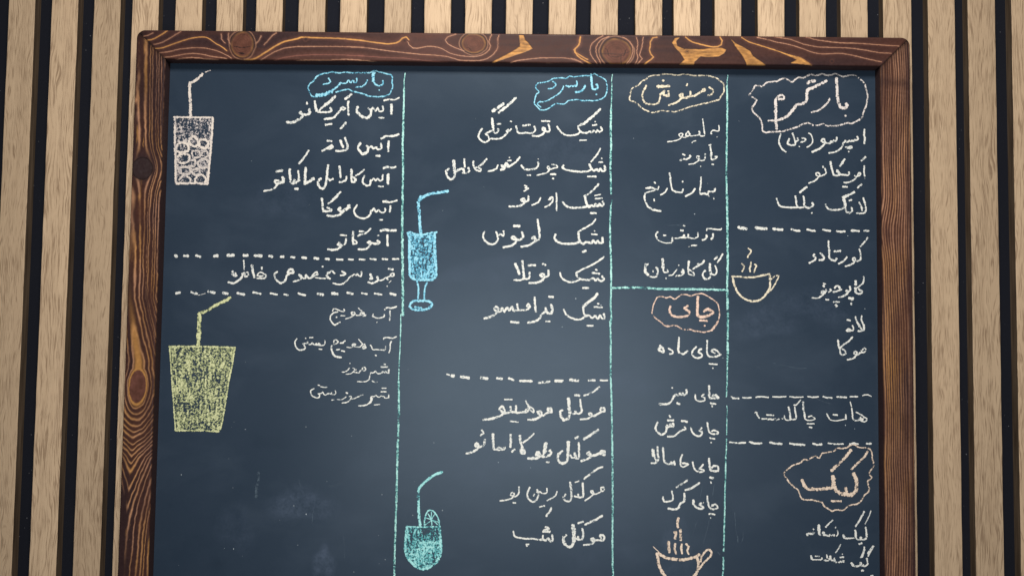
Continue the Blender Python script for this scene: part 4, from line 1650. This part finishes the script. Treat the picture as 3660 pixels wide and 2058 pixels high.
11 -3251,-500 -3271,-635
20 -3091,-935 -3080,-1040
11 -3149,-936 -3152,-1008
20 -3020,-583 -3021,-656
11 -3169,-658 -3185,-803
11 -2987,-479 -2964,-591
20 -3171,-418 -3193,-518
15 -3275,-917 -3263,-998
15 -3320,-491 -3300,-640
20 -2902,-851 -2921,-973
11 -3233,-587 -3237,-655
15 -3175,-311 -3191,-370
20 -2891,-374 -2876,-434
11 -3005,-398 -3004,-457
15 -3179,-328 -3186,-465
#divider_line|left turquoise vertical line|tq
13 -1136,2449 -1144,2369 -1142,2294
20 -1142,2294 -1143,2117 -1144,1931
24 -1144,1931 -1145,1699 -1137,1514 -1138,1330 -1137,1194
31 -1137,1227 -1136,997 -1131,768 -1123,494 -1116,220 -1113,57
15 -1132,66 -1133,-95
15 -1130,-8 -1133,-235 -1140,-461 -1142,-587
24 -1142,-587 -1133,-821 -1136,-1090 -1139,-1311
22 -1140,-1160 -1139,-1428 -1141,-1784 -1145,-2050 -1148,-2271 -1146,-2444
#wiped_smudge|faint vertical chalk smear low on the left|sm
27 -2482,-1478 -2482,-1554 -2496,-1625 -2497,-1679
33 -2496,-1697 -2498,-1715
#wiped_smudge|long thin curved scratch above the bottom cup|sm
5 1876,-1839 1863,-1919 1840,-2007 1814,-2096 1787,-2167
5 1751,-1894 1733,-1947 1720,-2000
7 1920,-1537 1907,-1617 1894,-1688
5 1804,-1539 1786,-1654 1751,-1797
#wiped_smudge|scuff of stray chalk right of the tea list|sm
15 1956,-2173 1974,-2195
7 2117,-1791 2126,-1915 2135,-2003
11 2144,-2012 2148,-2074
7 2197,-1985 2197,-2038 2184,-2073
#wiped_smudge|faint scratches over the thyme line|sm
5 1473,964 1564,974 1637,984 1692,994
4 1546,969 1601,961 1628,965
5 2918,-704 2990,-730 3062,-752
5 2488,-360 2605,-385 2740,-410 2812,-405
5 2326,-398 2362,-406
#wiped_smudge|fine straight scratches low on the left|sm
5 -1643,-2066 -1636,-2163 -1629,-2287
5 -2088,-1540 -2078,-1575 -2064,-1611
5 -1941,-1831 -1949,-1884 -1947,-1938
5 -1793,-1598 -1748,-1597 -1713,-1583 -1686,-1570"""


class Ink:
    def __init__(self):
        self.v, self.f, self.c = [], [], []
        self.i = 0

    def height(self):
        self.i += 1
        return PY - 0.00010 - 0.000022 * (self.i % 14)

    def stroke(self, p, w, dens, seed):
        r = np.random.RandomState(seed)
        y0 = self.height()
        p = np.asarray(p, float)
        if len(p) == 1:
            p = np.vstack([p, p + [0.0005, 0]])
        # round the ends: pull in by part of the width
        s = smooth_line(p, max(0.0007, w * 0.28))
        n = len(s)
        s = s + r.normal(0, w * 0.045, s.shape)
        t = np.gradient(s, axis=0)
        if n > 4:
            t = np.array([np.convolve(np.pad(t[:, k], 1, 'edge'), [.25, .5, .25], 'valid') for k in (0, 1)]).T
        t /= np.hypot(t[:, 0], t[:, 1])[:, None] + 1e-9
        h = w * (0.52 if key_now != 'gy' else 0.56)
        # add cap points
        s = np.vstack([s[0] - t[0] * h * 0.62, s[0] - t[0] * h * 0.35, s, s[-1] + t[-1] * h * 0.35, s[-1] + t[-1] * h * 0.62])
        t = np.vstack([t[0], t[0], t, t[-1], t[-1]])
        nn = np.c_[-t[:, 1], t[:, 0]]
        k = len(s)
        hw = h * (1 + 0.13 * r.normal(0, 1, k)) * (1.02 + 0.14 * math.sin(seed))
        hw[0] = hw[-1] = h * 0.45
        hw[1] = hw[-2] = h * 0.86
        b = len(self.v)
        for i in range(k):
            y = y0 - 0.00002 * i / k
            e = 0.0 if i in (0, k - 1) else 1.0
            for sgn, cv in ((-1, 0.0), (0, e), (1, 0.0)):
                q = s[i] + nn[i] * hw[i] * sgn
                self.v.append((q[0], y, q[1]))
                self.c.append((cv, dens, 0, 1))
        for i in range(k - 1):
            a = b + i * 3
            self.f += [(a, a + 1, a + 4, a + 3), (a + 1, a + 2, a + 5, a + 4)]

    def fill(self, p, dens):
        from mathutils.geometry import tessellate_polygon
        y = self.height() + 0.00006
        b = len(self.v)
        for x, z in p:
            self.v.append((x, y, z))
            self.c.append((1, dens, 0, 1))
        for tri in tessellate_polygon([[Vector((x, z, 0)) for x, z in p]]):
            self.f.append(tuple(b + q for q in tri))

    def build(self, name, key, label, parent):
        me = bpy.data.meshes.new(name)
        me.from_pydata(self.v, [], self.f)
        # all faces look out of the board
        bm = bmesh.new()
        bm.from_mesh(me)
        bm.normal_update()
        for f in bm.faces:
            if f.normal.y > 0:
                f.normal_flip()
        bm.to_mesh(me)
        bm.free()
        ca = me.color_attributes.new('cover', 'FLOAT_COLOR', 'POINT')
        ca.data.foreach_set('color', np.array(self.c, np.float32).ravel())
        place(me)
        return obj(name, me, CM[key], parent, label)


def scallop(p, amp, step, seed):
    """small hand tremor along an outline"""
    r = np.random.RandomState(seed)
    s = smooth_line(p, step)
    s[1:-1] += r.normal(0, amp, s[1:-1].shape)
    return s


pen = None
part = None
groups = []
for ln in INK.strip().split('\n'):
    if ln[0] == '#':
        groups.append((ln[1:].split('|'), []))
    else:
        groups[-1][1].append(ln)
sd = 1
key_now = 'w'
for (name, label, key), lines in groups:
    pen = Ink()
    key_now = key
    for ln in lines:
        head, rest = ln.split(' ', 1)
        p = pts(rest)
        sd += 1
        if head[0] == 'f':
            cov = float(head[1:])
            pen.fill(p, 0.5 + (cov - 0.5) * 0.55)
        else:
            w = float(head) / 10000
            d = {'w': 0.74, 'sm': 0.62, 'tq': 0.66, 'bl': 0.72, 'tb': 0.70, 'yl': 0.68, 'gy': 0.78}.get(key, 0.70)
            if 'thin white' in label or 'herbal' in label or 'chamomile' in label or 'verbena' in label:
                d -= 0.02
            if name == 'heading_outline':
                d -= 0.06
                p = scallop(p, 0.00032, 0.0042, sd)
            pen.stroke(p, w, d, sd)
    o = pen.build(name, key, label, board)
    if name == 'wiped_smudge':
        o['kind'] = 'stuff'

# erased writing left as pale clouds, and the loose specks of chalk on the panel
m_smudge, nt, bs = mat('wiped_chalk')
at = N(nt, 'ShaderNodeAttribute', attribute_name='cover')
sep = N(nt, 'ShaderNodeSeparateColor')
L(nt, at.outputs['Color'], sep.inputs[0])
geo = N(nt, 'ShaderNodeTexCoord')
n1 = noise_n(nt, geo.outputs['Object'], 70.0, 4.0, 0.65)
n2 = noise_n(nt, geo.outputs['Object'], 520.0, 2.0, 0.6)
a = math_n(nt, 'MULTIPLY', ramp(nt, math_n(nt, 'ADD', math_n(nt, 'MULTIPLY', n1, 0.6), math_n(nt, 'MULTIPLY', n2, 0.4)), [(0.38, 0.0), (0.66, 1.0)]), sep.outputs[0])
L(nt, math_n(nt, 'MULTIPLY', a, sep.outputs[1]), bs.inputs['Alpha'])
bs.inputs['Base Color'].default_value = (0.22, 0.28, 0.40, 1)
bs.inputs['Roughness'].default_value = 1.0
bs.inputs['Specular IOR Level'].default_value = 0.0


def smudge(x, z, rx, rz, rot, dens, seed, off):
    r = np.random.RandomState(seed)
    n, rings = 28, (0.0, 0.55, 1.0)
    v, c, f = [], [], []
    y = PY - 0.00003 - off * 0.000006
    for ri, rad in enumerate(rings):
        for i in range(n):
            a = 2 * math.pi * i / n
            k = rad * (1 + 0.16 * math.sin(3 * a + seed) + 0.10 * math.sin(5 * a + 2 * seed))
            px, pz = rx * k * math.cos(a), rz * k * math.sin(a)
            v.append((x + px * math.cos(rot) - pz * math.sin(rot), y, z + px * math.sin(rot) + pz * math.cos(rot)))
            c.append((1.0 if ri < 2 else 0.0, dens, 0, 1))
    for ri in range(2):
        for i in range(n):
            j = (i + 1) % n
            if ri == 0:
                f.append((i, n + j, n + i))
            else:
                f.append((ri * n + i, ri * n + j, (ri + 1) * n + j, (ri + 1) * n + i))
    me = bpy.data.meshes.new('wiped_smudge')
    me.from_pydata(v, [], f)
    ca = me.color_attributes.new('cover', 'FLOAT_COLOR', 'POINT')
    ca.data.foreach_set('color', np.array(c, np.float32).ravel())
    place(me)
    return me


SM = [(-.205, -.178, .040, .018, 0.0, .17), (-.183, -.232, .013, .016, .2, .24), (-.268, -.200, .022, .030, .3, .06),
      (-.186, -.268, .010, .030, .1, .09), (.150, -.230, .010, .060, 0.05, .08), (.165, -.215, .006, .040, .1, .06),
      (.24, .002, .040, .018, .1, .10), (.29, .02, .050, .020, -.2, .08), (-.03, .05, .050, .016, .15, .07),
      (-.12, .01, .07, .03, .3, .07), (.05, .17, .06, .02, .1, .06), (-.02, -.13, .06, .03, 0, .07),
      (.08, -.20, .05, .05, 0, .06), (-.23, .12, .04, .03, 0, .06), (.10, -.06, .05, .015, .1, .08)]
for i, (x, z, rx, rz, rot, dn) in enumerate(SM):
    lab = {0: 'pale cloud of erased writing in the empty lower left', 1: 'bluish rubbed-out patch in the empty lower left'}.get(i)
    obj('wiped_smudge', smudge(x, z, rx, rz, rot, dn, i + 3, i), m_smudge, board, lab)

m_speck, nt, bs = mat('chalk_specks')
bs.inputs['Base Color'].default_value = (0.42, 0.46, 0.48, 1)
bs.inputs['Roughness'].default_value = 1.0
v, f = [], []
r = np.random.RandomState(5)
for k in range(70):
    if r.rand() < 0.45:
        x, z = r.uniform(-.33, -.06), r.uniform(-.29, -.10)
    else:
        x, z = r.uniform(-.34, .345), r.uniform(-.30, .24)
    s = abs(r.normal(0, 0.00022)) + 0.00014
    b = len(v)
    q = r.rand() * 3
    for a in range(5):
        v.append((x + s * math.cos(q + a * 1.257), PY - 0.0001, z + s * (1 + 0.5 * (k % 3 == 0)) * math.sin(q + a * 1.257)))
    f.append((b, b + 1, b + 2, b + 3, b + 4))
me = bpy.data.meshes.new('chalk_specks')
me.from_pydata(v, [], f)
place(me)
o = obj('chalk_specks', me, m_speck, board)
o['kind'] = 'stuff'
